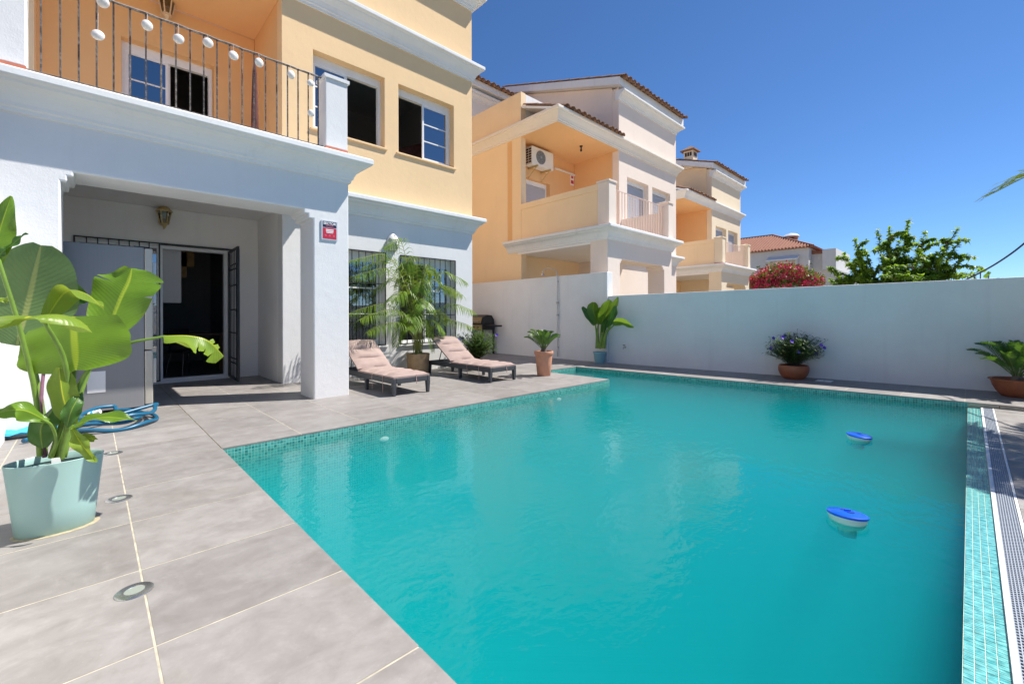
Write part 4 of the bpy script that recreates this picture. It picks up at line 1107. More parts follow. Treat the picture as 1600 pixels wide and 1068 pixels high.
# sun loungers
def lounger(lb, x0, y0):
    t = thing('sun_lounger', lb, 'sun lounger', (x0, y0, 0), 0, 'sunbeds by the barred windows')
    w, L = 0.60, 1.86; zb = 0.245
    f = MB()
    f.box(0, 0.05, 0, L, zb - 0.075, zb); f.box(w - 0.05, w, 0, L, zb - 0.075, zb); f.box(0.05, w - 0.05, 0, 0.05, zb - 0.075, zb); f.box(0.05, w - 0.05, L - 0.05, L, zb - 0.075, zb)
    f.build('frame', M['wicker'], t, bevel=0.008)
    for i in range(9): MB().box(0.05, w - 0.05, 0.08 + i * 0.118, 0.08 + i * 0.118 + 0.085, zb - 0.03, zb - 0.012).build('slat', M['wicker'], t)
    for lx in (0.0, w - 0.055):
        for ly in (0.0, 0.82, L - 0.06):
            b_ = MB(); e_ = 0.009
            b_.v = [(lx + e_, ly + e_, 0), (lx + 0.055 - e_, ly + e_, 0), (lx + 0.055 - e_, ly + 0.06 - e_, 0), (lx + e_, ly + 0.06 - e_, 0),
                    (lx, ly, zb - 0.076), (lx + 0.055, ly, zb - 0.076), (lx + 0.055, ly + 0.06, zb - 0.076), (lx, ly + 0.06, zb - 0.076)]
            b_.f = [[0, 3, 2, 1], [4, 5, 6, 7], [0, 1, 5, 4], [1, 2, 6, 5], [2, 3, 7, 6], [3, 0, 4, 7]]
            b_.build('leg', M['wicker'], t, bevel=0.003)
    hinge = 1.12; ang = rad(33); bl = 0.74
    c, s = math.cos(ang), math.sin(ang)
    br = MB()
    for xx in (0.05, w - 0.09): br.obox((xx + 0.02, hinge + c * bl / 2, zb + s * bl / 2 - 0.01), (0.02, 0, 0), (0, c * bl / 2, s * bl / 2), (0, -s * 0.015, c * 0.015))
    for i in range(6):
        d_ = 0.06 + i * 0.12; br.obox((w / 2, hinge + c * d_, zb + s * d_ - 0.004), (w / 2 - 0.09, 0, 0), (0, c * 0.042, s * 0.042), (0, -s * 0.008, c * 0.008))
    br.tube([(0.12, hinge + c * 0.5, zb + s * 0.5 - 0.02), (0.12, L - 0.2, zb - 0.04)], 0.01, 6); br.tube([(w - 0.12, hinge + c * 0.5, zb + s * 0.5 - 0.02), (w - 0.12, L - 0.2, zb - 0.04)], 0.01, 6)
    br.build('backrest', M['wicker'], t)
    # cushion: tufted segments along the bed
    segs = [(0.005, 0.30), (0.30, 0.57), (0.57, 0.84), (0.84, 1.12)]
    def pad(a, b_, org, dy, dn, name):
        mbp = MB(); nx, ny = 9, 7; th = 0.062; grid = {}
        for side in (1, 0):
            for i in range(nx):
                for j in range(ny):
                    u = i / (nx - 1); v = j / (ny - 1)
                    e1 = min(1, 6 * min(u, 1 - u)) ** 0.5; e2 = min(1, 5 * min(v, 1 - v)) ** 0.5
                    hgt = (th * (0.35 + 0.65 * e1 * e2) + 0.005 * math.sin(9 * u + 7 * v + a * 31) * e1 * e2) if side else 0.0
                    p0 = Vector((0.012 + u * (w - 0.024), 0, 0)) + org + dy * (a + (b_ - a) * v) + dn * hgt
                    grid[side, i, j] = len(mbp.v); mbp.v.append(tuple(p0))
        for i in range(nx - 1):
            for j in range(ny - 1):
                mbp.f.append([grid[1, i, j], grid[1, i + 1, j], grid[1, i + 1, j + 1], grid[1, i, j + 1]])
                mbp.f.append([grid[0, i, j + 1], grid[0, i + 1, j + 1], grid[0, i + 1, j], grid[0, i, j]])
        for i in range(nx - 1):
            for j in (0, ny - 1): mbp.f.append([grid[0, i, j], grid[0, i + 1, j], grid[1, i + 1, j], grid[1, i, j]])
        for j in range(ny - 1):
            for i in (0, nx - 1): mbp.f.append([grid[0, i, j], grid[0, i, j + 1], grid[1, i, j + 1], grid[1, i, j]])
        return mbp.build(name, M['cushion'], t, smooth=True)
    for a, b_ in segs: pad(a, b_, Vector((0, 0, zb + 0.002)), Vector((0, 1, 0)), Vector((0, 0, 1)), 'cushion_segment')
    for a, b_ in ((0.02, 0.28), (0.28, 0.52), (0.52, 0.78)): pad(a, b_, Vector((0, hinge, zb + 0.016)), Vector((0, c, s)), Vector((0, -s, c)), 'cushion_segment')
    for (xx, yy, ln) in ((-0.004, 0.30, 0.22), (-0.004, 0.62, 0.20), (w * 0.6, -0.006, 0.10)):
        MB().tube(crom([(xx + 0.01, yy + 0.002, zb + 0.03), (xx, yy, zb - 0.02), (xx - 0.004, yy - 0.02, zb - ln * 0.6), (xx + 0.01, yy + 0.01, zb - ln)], 10), 0.004, 5).build('tie', M['strap'], t)
lounger('pink cushioned grey sunbed beside the porch column', 2.985, 5.47)
lounger('pink cushioned grey sunbed between the palm pot and the grill', 4.745, 5.47)

# pots
def pot(parent, prof, mat, seg=40, sx=1.0, sy=1.0, soil_z=None, soil_r=None, name='pot'):
    o = MB().lathe(prof, seg, (0, 0, 0), sx, sy, cap0=True, cap1=False).build(name, mat, parent, smooth=True)
    if soil_z is not None:
        s_ = MB(); n_ = 24
        ctr = s_.vert((0, 0, soil_z + 0.012)); ring = []
        for k in range(n_):
            a = 2 * math.pi * k / n_; ring.append(s_.vert((soil_r * sx * math.cos(a), soil_r * sy * math.sin(a), soil_z + random.uniform(-0.004, 0.006))))
        for k in range(n_): s_.f.append([ctr, ring[k], ring[(k + 1) % n_]])
        s_.build('soil', M['soil'], parent, smooth=True)
    return o
def leaf_blade(mid, side, hw, mat, parent, name='leaf', fold=0.35, n=26, m_=8, prof=None, tears=(), curl=0.0, wave=0.012, seed=0):
    """blade along a midrib; side = sideways vector; fold lifts both halves; tears = (t, side, depth)"""
    rnd = random.Random(seed); mid = crom(mid, n + 1); side = Vector(side)
    prof = prof or (lambda t: (math.sin(math.pi * min(1, t * 0.94 + 0.035)) ** 0.62) * (1 - 0.25 * t))
    mbp = MB(); L = sum((mid[i + 1] - mid[i]).length for i in range(n)); ph = rnd.uniform(0, 6)
    fr = []
    for i in range(n + 1):
        tg = (mid[min(i + 1, n)] - mid[max(i - 1, 0)]).normalized()
        s_ = (side - tg * side.dot(tg)).normalized(); nr = tg.cross(s_); fr.append((tg, s_, nr))
    for sg in (1, -1):
        ts = sorted(t for t, sd, dp in tears if sd == sg)
        bounds = [0.0] + ts + [1.0]; dep = {t: dp for t, sd, dp in tears if sd == sg}
        for bi in range(len(bounds) - 1):
            ta, tb = bounds[bi], bounds[bi + 1]; k = max(2, int(round((tb - ta) * n)))
            rows = []
            for i in range(k + 1):
                t = ta + (tb - ta) * i / k; f = t * n; i0 = min(int(f), n - 1); fr_ = f - i0
                row = []
                for j in range(m_ + 1):
                    v = j / m_
                    tt = t
                    if v > 0.0:       # open the tear towards the edge
                        for tb_, sgn in ((ta, 1), (tb, -1)):
                            if tb_ in dep:
                                d0 = 1 - dep[tb_]
                                if v > d0: tt = tt + sgn * 0.026 * ((v - d0) / max(dep[tb_], 0.01)) * max(0, 1 - abs(t - tb_) * 9)
                    tt = min(max(tt, 0), 1); f2 = tt * n; j0 = min(int(f2), n - 1); q = f2 - j0
                    c = mid[j0].lerp(mid[j0 + 1], q); tg, s_, nr = fr[min(j0 + (1 if q > 0.5 else 0), n)]
                    w = hw * prof(t) * v
                    fa = fold * (1 - 0.5 * v) - curl * v * v
                    dist = 0.0 if not dep else (0.02 * math.sin(bi * 2.1 + ph) * v * v * (1 if len(bounds) > 2 else 0))
                    wv = wave * math.sin(13 * t + ph + (2 if sg > 0 else 0)) * v * v
                    sweepb = tg * (0.18 * w)          # veins sweep forward
                    row.append((c + s_ * (sg * w * math.cos(fa)) + nr * (w * math.sin(fa) + wv + dist) + sweepb, (t, 0.5 + sg * v * 0.5)))
                rows.append(row)
            for i in range(k):
                for j in range(m_):
                    q4 = [rows[i][j], rows[i][j + 1], rows[i + 1][j + 1], rows[i + 1][j]]
                    if sg < 0: q4 = q4[::-1]
                    mbp.face([x[0] for x in q4], True, [x[1] for x in q4])
    return mbp.build(name, mat, parent, smooth=True, fix=False)

# big bird-of-paradise in the oval mint planter (foreground)
PC = Vector((-0.135, 3.315, 0))
bp = thing('potted_plant', 'large bird of paradise plant in an oval mint planter on the terrace edge', 'potted plant', tuple(PC))
sxo, syo = 1.08, 0.70
pot(bp, [(0.132, 0.0), (0.137, 0.004), (0.148, 0.12), (0.160, 0.25), (0.171, 0.358), (0.172, 0.364), (0.169, 0.366), (0.164, 0.362), (0.160, 0.33)], M['mint'], 56, sxo, syo, 0.315, 0.162)
stain = tag(MB().lathe([(0.001, 0.0), (0.165, 0.0), (0.165, 0.0012)], 40, (PC.x + 0.005, PC.y - 0.01, 0.0006), 1.0, 0.68).build('water_stain', plain('mineral_stain', (0.42, 0.36, 0.24), 0.8, 0, 0.2, 30), None), 'pale yellow water stain on the paving under the mint planter', 'stain')
def B(x, y, Y): return on_y(x, y, Y) - PC
def stalk(pts, r0, r1, mat=None):
    q = crom([B(*p) for p in pts], 14); MB().tube(q, [r0 + (r1 - r0) * i / 13 for i in range(14)], 8).build('stalk', mat or M['stalk'], bp, smooth=True)
wide = lambda t: min(1.0, (math.sin(math.pi * min(1, t * 0.90 + 0.06)) ** 0.45))
oval = lambda t: (math.sin(math.pi * min(1, t * 0.93 + 0.05)) ** 0.55)
lanc = lambda t: (math.sin(math.pi * min(1, t * 0.96 + 0.03)) ** 0.8) * (1 - 0.3 * t)
IM = lambda dx, dy, dz: RT * dx + UP * dy + FW * dz         # image-aligned direction
# 1: broad back leaf at the left
stalk([(70, 712, 3.32), (66, 640, 3.38), (50, 560, 3.46), (34, 520, 3.5)], 0.013, 0.008)
leaf_blade([B(26, 540, 3.50), B(44, 470, 3.54), B(64, 383, 3.50)], IM(1, -0.25, 0.35), 0.205, M['strel_back'], bp, fold=0.22, prof=oval, wave=0.012, seed=1)
# 2: broad hanging blade in the middle
stalk([(84, 714, 3.30), (108, 640, 3.24), (116, 570, 3.20), (114, 500, 3.22)], 0.013, 0.009)
leaf_blade([B(113, 494, 3.225), B(116, 535, 3.17), B(119, 578, 3.14)], IM(1, 0.02, 0.30), 0.235, M['strel_mid'], bp, fold=-0.10, n=20, prof=lambda t: min(1.0, 0.80 + 0.5 * t) * (1 - 0.8 * max(0, (t - 0.55) / 0.45) ** 2.6), wave=0.010, seed=2)
# 3: leaf reaching towards the viewer, seen from the edge
stalk([(80, 714, 3.28), (104, 630, 3.20), (100, 560, 3.13), (66, 497, 3.05)], 0.013, 0.009)
leaf_blade([B(66, 499, 3.06), B(52, 494, 2.95), B(40, 497, 2.80)], IM(1, 0.06, 0.10), 0.215, M['strel_young'], bp, fold=0.16, prof=oval, curl=0.5, wave=0.006, seed=3)
# 4: arched leaf above
leaf_blade([B(70, 500, 3.38), B(102, 456, 3.36), B(134, 458, 3.30), B(162, 482, 3.22)], IM(0.1, -0.35, 1), 0.105, M['strel_young'], bp, fold=-0.45, prof=lanc, seed=4)
# 5: upright glossy torn leaf at the right
stalk([(100, 714, 3.32), (118, 640, 3.34), (146, 560, 3.38), (170, 505, 3.40)], 0.013, 0.008)
leaf_blade([B(164, 528, 3.40), B(186, 470, 3.44), B(200, 440, 3.47), B(206, 419, 3.50)], IM(1, 0.30, 0.40), 0.178, M['strel'], bp, fold=0.18, prof=lambda t: oval(t) * (0.95 if t < 0.75 else 0.95 - 1.1 * (t - 0.75)), tears=((0.66, 1, 0.45), (0.60, -1, 0.6), (0.38, 1, 0.3)), wave=0.018, seed=5)
# 6: long arching stalk with the drooping ragged leaf
stalk([(96, 716, 3.24), (112, 640, 3.20), (136, 580, 3.17), (190, 540, 3.13), (258, 525, 3.08)], 0.013, 0.0065)
leaf_blade([B(255, 524, 3.08), B(296, 524, 3.06), B(326, 532, 3.04), B(350, 556, 3.03)], IM(0.15, -0.1, 1.0), 0.115, M['strel_young'], bp, fold=-0.85, n=30, prof=lambda t: (math.sin(math.pi * min(1, t * 0.90 + 0.04)) ** 0.7),
           tears=((0.60, 1, 0.5), (0.74, 1, 0.6), (0.86, 1, 0.6), (0.5, -1, 0.5), (0.7, -1, 0.5), (0.85, -1, 0.6)), wave=0.012, seed=6)
# 7-13: small inner leaves
leaf_blade([B(113, 664, 3.16), B(98, 620, 3.15), B(92, 574, 3.16)], IM(1, 0.1, 0.5), 0.062, M['strel_young'], bp, fold=0.55, prof=oval, seed=7)
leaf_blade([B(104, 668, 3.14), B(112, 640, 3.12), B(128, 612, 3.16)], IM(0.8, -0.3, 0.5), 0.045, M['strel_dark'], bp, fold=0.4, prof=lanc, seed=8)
leaf_blade([B(108, 668, 3.10), B(160, 652, 3.06), B(214, 656, 3.02)], IM(0.0, 0.45, 1), 0.05, M['strel'], bp, fold=0.5, prof=lanc, seed=9)
stalk([(78, 714, 3.24), (88, 690, 3.18), (80, 664, 3.12), (66, 655, 3.10)], 0.008, 0.005)
leaf_blade([B(76, 658, 3.12), B(34, 640, 3.08), B(-14, 646, 3.04)], IM(0.0, 0.4, 1), 0.055, M['strel'], bp, fold=0.6, prof=lanc, seed=10)
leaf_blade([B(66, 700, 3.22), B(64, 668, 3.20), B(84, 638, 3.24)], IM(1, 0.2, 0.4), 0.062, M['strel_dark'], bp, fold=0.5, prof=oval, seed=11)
leaf_blade([B(112, 668, 3.12), B(128, 694, 3.06), B(150, 722, 3.03)], IM(0.9, 0.4, 0.3), 0.04, M['strel_young'], bp, fold=0.7, prof=lanc, seed=12)
leaf_blade([B(118, 678, 3.12), B(140, 684, 3.08), B(152, 686, 3.06)], IM(0, 1, 0.6), 0.022, M['strel_young'], bp, fold=0.5, prof=lanc, seed=13)
leaf_blade([B(114, 575, 3.20), B(124, 570, 3.18), B(140, 572, 3.17)], IM(0, 1, 0.4), 0.03, plain('yellowed_leaf', (0.62, 0.50, 0.03), 0.5), bp, fold=0.3, prof=oval, seed=14)
# tall shoot leaving the frame at the left
stalk([(62, 712, 3.28), (56, 620, 3.24), (30, 510, 3.20), (2, 420, 3.18), (-8, 385, 3.18)], 0.012, 0.007)
leaf_blade([B(-10, 420, 3.18), B(-2, 365, 3.17), B(17, 306, 3.16)], IM(0.8, 0.1, 0.6), 0.062, M['strel'], bp, fold=0.55, prof=lanc, seed=15)
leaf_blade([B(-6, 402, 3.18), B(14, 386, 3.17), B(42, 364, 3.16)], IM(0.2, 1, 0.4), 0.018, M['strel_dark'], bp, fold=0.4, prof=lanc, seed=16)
stalk([(70, 714, 3.30), (64, 650, 3.30), (66, 600, 3.34), (74, 540, 3.38)], 0.010, 0.006, M['stalk_purple'])
stalk([(92, 714, 3.28), (100, 660, 3.26), (106, 600, 3.27), (112, 560, 3.28)], 0.014, 0.009)
leaf_blade([B(-8, 474, 3.3), B(6, 468, 3.28), B(22, 470, 3.26)], IM(0, 1, 0.5), 0.02, M['strel_young'], bp, fold=0.3, prof=lanc, seed=17)
leaf_blade([B(104, 480, 3.6), B(118, 462, 3.62), B(86, 420, 3.66)], IM(1, 0.3, 0.3), 0.06, M['strel_dark'], bp, fold=0.3, prof=lanc, seed=18)
tg_ = MB().box(-0.012, 0.022, -0.002, 0.002, 0.31, 0.40).build('plant_tag', M['paper'], bp); tg_.location = (0.0, -0.085, -0.015)

# hose, net and pole on the paving
hs = MB()
c0 = on_z(160, 655); pts = []
def loop(cx, cy, rx, ry, z, a0, a1, n=30): return [(cx + rx * math.cos(a0 + (a1 - a0) * i / n), cy + ry * math.sin(a0 + (a1 - a0) * i / n), z + 0.012 * math.sin(i * 0.7)) for i in range(n + 1)]
e1 = on_z(232, 648); e0 = on_z(40, 690)
cx, cy = (e1.x + e0.x) / 2 + 0.10, (e1.y + e0.y) / 2
pts = loop(cx + 0.06, cy, 0.33, 0.42, 0.025, -2.6, 2.2) + loop(cx, cy + 0.05, 0.30, 0.36, 0.07, 2.4, 7.6) + loop(cx + 0.08, cy + 0.06, 0.30, 0.40, 0.115, 7.9, 12.9) + [(cx - 0.35, cy - 0.2, 0.03), (cx - 0.55, cy - 0.4, 0.03)]
o = hs.tube(crom(pts, 220), 0.019, 10).build('pool_hose', M['hose'], None, smooth=True)
tag(o, 'coiled dark blue pool hose on the paving in front of the refrigerator', 'hose')
hc = thing('hose_cuff', 'white and clear hose cuff fitted on the coiled blue pool hose', 'hose cuff', tuple(on_z(148, 645, 0.13)))
MB().lathe([(0.026, -0.05), (0.028, -0.045), (0.028, 0.0), (0.024, 0.005), (0.022, 0.05)], 16).build('cuff', M['plastic_white'], hc, smooth=True).rotation_euler = (rad(70), 0, rad(60))
MB().lathe([(0.029, -0.02), (0.030, -0.015), (0.030, -0.005), (0.029, 0.0)], 16).build('ring', M['net'], hc, smooth=True).rotation_euler = (rad(70), 0, rad(60))
nt_ = thing('pool_net', 'light blue pool leaf net on a white pole lying beside the boundary wall', 'pool net', tuple(on_z(50, 684)))
b = MB(); nx, ny = 18, 8
for i in range(nx + 1):
    for j in range(ny + 1):
        u, v = i / nx, j / ny
        b.v.append((-0.27 + 0.60 * u, 0.12 + (v - 0.5) * (0.16 + 0.06 * math.sin(3 * u)), 0.05 + 0.05 * math.sin(math.pi * v) * (0.4 + 0.6 * u) + 0.012 * math.sin(23 * u + 9 * v)))
for i in range(nx):
    for j in range(ny): a_ = i * (ny + 1) + j; b.f.append([a_, a_ + ny + 1, a_ + ny + 2, a_ + 1])
b.build('mesh_bag', M['net'], nt_, smooth=True)
MB().tube([(-0.28, 0.05, 0.05), (-0.28, 0.2, 0.05), (0.33, 0.24, 0.06), (0.33, 0.02, 0.06), (-0.28, 0.05, 0.05)], 0.013, 8).build('net_frame', M['net'], nt_)
MB().tube([(-0.28, 0.12, 0.05), (-0.30, -0.1, 0.035), (-0.31, -1.3, 0.018)], 0.014, 10).build('pole', M['channel'], nt_)
# ------------------------------------------------------------------ other potted plants
def frond(parent, pts, leaf_len, n, width, mat, stem_mat, droop=0.3, vee=0.5, r0=0.006, name='frond', fwd=0.55, start=0.12, rnd=random):
    """feather leaf: rachis tube with leaflets on both sides, one mesh"""
    q = crom(pts, 16); L = len(q) - 1
    mbp = MB()
    st = MB(); st.tube(q, [r0 * (1 - 0.8 * i / L) for i in range(L + 1)], 5)
    fo = st.build(name, stem_mat, parent, smooth=True)
    for i in range(n):
        t = start + (1 - start) * (i + 0.5) / n; f = t * L; k = min(int(f), L - 1); c = q[k].lerp(q[k + 1], f - k)
        tg = (q[k + 1] - q[k]).normalized(); sd = tg.cross(Vector((0, 0, 1)))
        if sd.length < 0.05: sd = Vector((1, 0, 0))
        sd.normalize(); up = sd.cross(tg)
        ll = leaf_len * (math.sin(math.pi * (0.16 + 0.80 * t)) ** 0.7) * rnd.uniform(0.88, 1.08)
        for sg in (-1, 1):
            d = (sd * sg * 1.0 + tg * fwd + up * vee + Vector((rnd.uniform(-.08, .08), rnd.uniform(-.08, .08), rnd.uniform(-.08, .08)))).normalized()
            w = up.cross(d).normalized() * width * 0.5
            p0 = c; p1 = c + d * ll * 0.45 + Vector((0, 0, -droop * ll * 0.10)); p2 = c + d * ll * 0.80 + Vector((0, 0, -droop * ll * 0.38)); p3 = c + d * ll + Vector((0, 0, -droop * ll * 0.75))
            ridge = up * width * 0.18
            mbp.face([p0 - w * 0.35, p1 - w, p1 + ridge * 0, p0], uvs=[(0, 0), (.45, 0), (.45, .5), (0, .5)])
            mbp.face([p0, p1 + ridge * 0, p1 + w, p0 + w * 0.35], uvs=[(0, .5), (.45, .5), (.45, 1), (0, 1)])
            mbp.face([p1 - w, p2 - w * 0.7, p2 + w * 0.7, p1 + w], uvs=[(.45, 0), (.8, .1), (.8, .9), (.45, 1)])
            mbp.face([p2 - w * 0.7, p3, p2 + w * 0.7], uvs=[(.8, .1), (1, .5), (.8, .9)])
    mbp.build('leaflets', mat, fo, fix=False)['kind'] = 'stuff'
    return fo
def cycad(parent, z0, n, L, el0, el1, mat=None, seed=1, up_first=True, ll=0.13):
    rr = random.Random(seed)
    MB().lathe([(0.05, z0 - 0.03), (0.062, z0 + 0.02), (0.05, z0 + 0.07), (0.02, z0 + 0.10)], 14).build('caudex', M['bark'], parent, smooth=True)
    for i in range(n):
        a = i * 2.399963 + rr.uniform(-0.2, 0.2); el = rad(el0 + (el1 - el0) * ((i + 0.5) / n)); ln = L * rr.uniform(0.85, 1.08)
        d = Vector((math.cos(a) * math.cos(el), math.sin(a) * math.cos(el), math.sin(el)))
        b0 = Vector((0.02 * math.cos(a), 0.02 * math.sin(a), z0 + 0.06))
        p1 = b0 + d * ln * 0.5; p2 = b0 + d * ln * 0.82 + Vector((math.cos(a), math.sin(a), 0)) * ln * 0.05 - Vector((0, 0, 0.03 * ln)); p3 = b0 + d * ln + Vector((math.cos(a), math.sin(a), 0)) * ln * 0.12 - Vector((0, 0, 0.13 * ln))
        frond(parent, [b0, p1, p2, p3], ll, 30, 0.013, M['cycad'], M['cycad_stem'], 0.05, 0.75, 0.006, fwd=0.75, start=0.16, rnd=rr)
# cycad in tall terracotta pot on the terrace
p_ = on_z(856, 587)
t = thing('potted_cycad', 'small cycad in a tall pale terracotta pot at the pool step corner', 'potted plant', (p_.x, p_.y + 0.1, 0))
pot(t, [(0.118, 0.0), (0.122, 0.004), (0.145, 0.22), (0.162, 0.39), (0.172, 0.392), (0.178, 0.40), (0.178, 0.448), (0.174, 0.455), (0.160, 0.455), (0.152, 0.42)], M['terracotta_pale'], 40, 1, 1, 0.41, 0.155)
cycad(t, 0.42, 22, 0.44, 40, 82, seed=3, ll=0.085)
# cycad bowl at the right end of the wall
p_ = on_z(1586, 619)
t = thing('potted_cycad', 'cycad in a wide rimmed brown clay bowl at the wall by the overflow grating', 'potted plant', (p_.x - 0.0, p_.y - 0.02, 0))
pot(t, [(0.13, 0.0), (0.15, 0.006), (0.20, 0.07), (0.235, 0.15), (0.245, 0.20), (0.250, 0.215), (0.272, 0.222), (0.275, 0.235), (0.262, 0.24), (0.235, 0.232), (0.225, 0.19)], M['terracotta_dark'], 44, 1, 1, 0.19, 0.228)
cycad(t, 0.20, 24, 0.56, 34, 82, seed=5, ll=0.10)
# ruellia generator
def ruellia(parent, z0, R, Hh, n, nfl, seed, leaf=0.085):
    rr = random.Random(seed); stm = MB(); lv = MB(); fl = []
    for i in range(n):
        a = rr.uniform(0, 6.283); lean = rr.uniform(0.05, 1.0) ** 0.7; h_ = Hh * rr.uniform(0.38, 1.0) * (1 - 0.25 * lean)
        b0 = Vector((rr.uniform(-.06, .06), rr.uniform(-.06, .06), z0)); e_ = Vector((math.cos(a) * R * lean, math.sin(a) * R * lean, z0 + h_))
        q = crom([b0, b0.lerp(e_, 0.5) + Vector((0, 0, 0.08 * h_)) - Vector((math.cos(a), math.sin(a), 0)) * 0.04 * lean, e_], 12)
        stm.tube(q, [0.004 - 0.0002 * k for k in range(12)], 4)
        for k in range(3, 12):
            for s_ in range(3 if k > 6 else 2):
                aa = rr.uniform(0, 6.283); d = Vector((math.cos(aa), math.sin(aa), rr.uniform(-0.1, 0.9))).normalized(); ll = leaf * rr.uniform(0.6, 1.25)
                w = d.cross(Vector((0, 0, 1))).normalized() * ll * 0.075; p0 = q[k]; p1 = p0 + d * ll * 0.5; p2 = p0 + d * ll - Vector((0, 0, ll * 0.25))
                lv.face([p0, p1 - w, p2, p1 + w], uvs=[(0, .5), (.5, 0), (1, .5), (.5, 1)])
        if i < nfl: fl.append(q[-1])
    stm.build('stems', M['ruellia_stem'], parent); o = lv.build('foliage', M['ruellia'], parent, fix=False); o['kind'] = 'stuff'
    for c in fl:
        f = MB(); nrm = Vector((-c.x * 0 - 0.6, -0.75, 0.35)).normalized(); a1 = nrm.orthogonal().normalized(); a2 = nrm.cross(a1)
        cc = c + nrm * 0.02
        for k in range(5):
            an = k * 2 * math.pi / 5; d = a1 * math.cos(an) + a2 * math.sin(an); sd = nrm.cross(d)
            f.face([cc - nrm * 0.012, cc + d * 0.022 - sd * 0.016, cc + d * 0.036 + nrm * 0.004, cc + d * 0.022 + sd * 0.016])
        f.build('flower', M['purple'], parent, fix=False)
p_ = on_z(1240, 591)
t = thing('potted_ruellia', 'purple flowering shrub in a round brown clay bowl against the garden wall', 'potted plant', (p_.x, p_.y, 0))
pot(t, [(0.14, 0.0), (0.16, 0.008), (0.205, 0.07), (0.232, 0.14), (0.232, 0.20), (0.222, 0.235), (0.214, 0.238), (0.208, 0.225)], M['terracotta_dark'], 44, 1, 1, 0.205, 0.212)
ruellia(t, 0.20, 0.47, 0.66, 210, 14, 11, 0.105)
p_ = on_z(745, 577)
t = thing('potted_ruellia', 'leafy purple flowering shrub in a red clay pot between sunbed and grill', 'potted plant', (p_.x + 0.05, p_.y + 0.08, 0))
pot(t, [(0.13, 0.0), (0.15, 0.008), (0.19, 0.08), (0.20, 0.17), (0.195, 0.19), (0.185, 0.185)], M['terracotta'], 36, 1, 1, 0.165, 0.188)
ruellia(t, 0.16, 0.50, 0.74, 180, 6, 12, 0.13)
# strelitzia in the round mint pot by the wall
p_ = on_x(937, 565, 8.60)
t = thing('potted_plant', 'bird of paradise plant in a round mint pot at the garden wall step', 'potted plant', (p_.x, p_.y, 0))
pot(t, [(0.105, 0.0), (0.112, 0.004), (0.128, 0.12), (0.142, 0.235), (0.156, 0.237), (0.158, 0.262), (0.154, 0.266), (0.145, 0.262), (0.138, 0.23)], plain('blue_mint_plastic', (0.22, 0.42, 0.46), 0.45, 0, 0.03, 5), 36, 1, 1, 0.225, 0.14)
T0 = Vector(t.location)
def B2(x, y, dY): return on_x(x, y, T0.x + dY) - T0
def stal2(pts, r0, r1):
    q = crom([B2(*p) for p in pts], 10); MB().tube(q, [r0 + (r1 - r0) * i / 9 for i in range(10)], 7).build('stalk', M['stalk'], t, smooth=True)
for st, bl, hw, sd in (([(934, 544, 0), (932, 520, 0.0), (930, 506, 0)], [(930, 508, 0), (922, 494, -.04), (910, 479, -.06)], 0.10, IM(.8, .5, .3)),
                       ([(936, 544, 0), (934, 520, 0), (935, 504, 0)], [(935, 506, 0), (927, 486, .02), (928, 472, .02)], 0.15, IM(1, 0, .2)),
                       ([(939, 544, 0), (939, 520, 0), (940, 505, 0)], [(939, 507, 0), (946, 488, .0), (953, 469, .0)], 0.17, IM(1, .4, .2)),
                       ([(942, 544, 0), (944, 520, .0), (948, 500, .02)], [(946, 506, .0), (956, 486, .02), (966, 464, .03)], 0.11, IM(1, .4, .3)),
                       ([(943, 544, 0), (946, 522, -.02), (954, 508, -.05)], [(950, 512, -.05), (958, 494, -.05), (962, 478, -.03)], 0.10, IM(1, .3, .3)),
                       ([(944, 544, 0), (948, 520, -.03), (960, 507, -.06)], [(958, 508, -.06), (970, 503, -.09), (990, 511, -.10)], 0.11, IM(.2, -.7, .6)),
                       ([(937, 544, 0), (941, 526, -.03), (943, 515, -.05)], [(942, 520, -.05), (945, 508, -.06), (948, 499, -.05)], 0.09, IM(1, .2, .3)),
                       ([(932, 544, .03), (933, 520, .05), (936, 500, .06)], [(936, 506, .06), (938, 490, .08), (940, 480, .08)], 0.12, IM(1, .1, .3))):
    stal2(st, 0.032, 0.014)
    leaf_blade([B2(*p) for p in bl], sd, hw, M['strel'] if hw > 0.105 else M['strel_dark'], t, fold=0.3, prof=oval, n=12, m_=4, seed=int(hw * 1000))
# areca palm in the tan pot
PA = Vector((4.56, 7.38, 0))
t = thing('potted_palm', 'bushy areca palm in a tan clay pot between the two sunbeds', 'potted plant', tuple(PA))
pot(t, [(0.19, 0.0), (0.198, 0.005), (0.202, 0.12), (0.212, 0.27), (0.222, 0.38), (0.22, 0.392), (0.205, 0.392), (0.20, 0.36)], M['tan_clay'], 40, 1, 1, 0.35, 0.205)
def B3(x, y, Y): return on_y(x, y, Y) - PA
specs = [((545, 408, 6.9), .30), ((552, 432, 7.0), .34), ((566, 418, 7.45), .34), ((600, 388, 7.2), .30), ((562, 500, 6.8), .30), ((545, 490, 7.2), .30), ((574, 520, 6.95), .30),
         ((632, 418, 7.3), .30), ((650, 430, 7.5), .26), ((672, 452, 7.2), .30), ((700, 452, 7.1), .32), ((722, 462, 7.2), .32), ((742, 488, 7.15), .30), ((738, 512, 7.3), .28),
         ((728, 440, 6.8), .30), ((640, 515, 6.9), .24), ((676, 548, 7.1), .2), ((618, 540, 7.1), .2), ((694, 520, 7.05), .24), ((610, 470, 7.1), .32), ((588, 450, 7.6), .30), ((620, 440, 7.55), .3),
         ((664, 480, 6.95), .28), ((640, 500, 7.0), .26), ((700, 498, 7.4), .28), ((676, 430, 7.55), .28), ((655, 455, 7.1), .3)]
ra = random.Random(4)
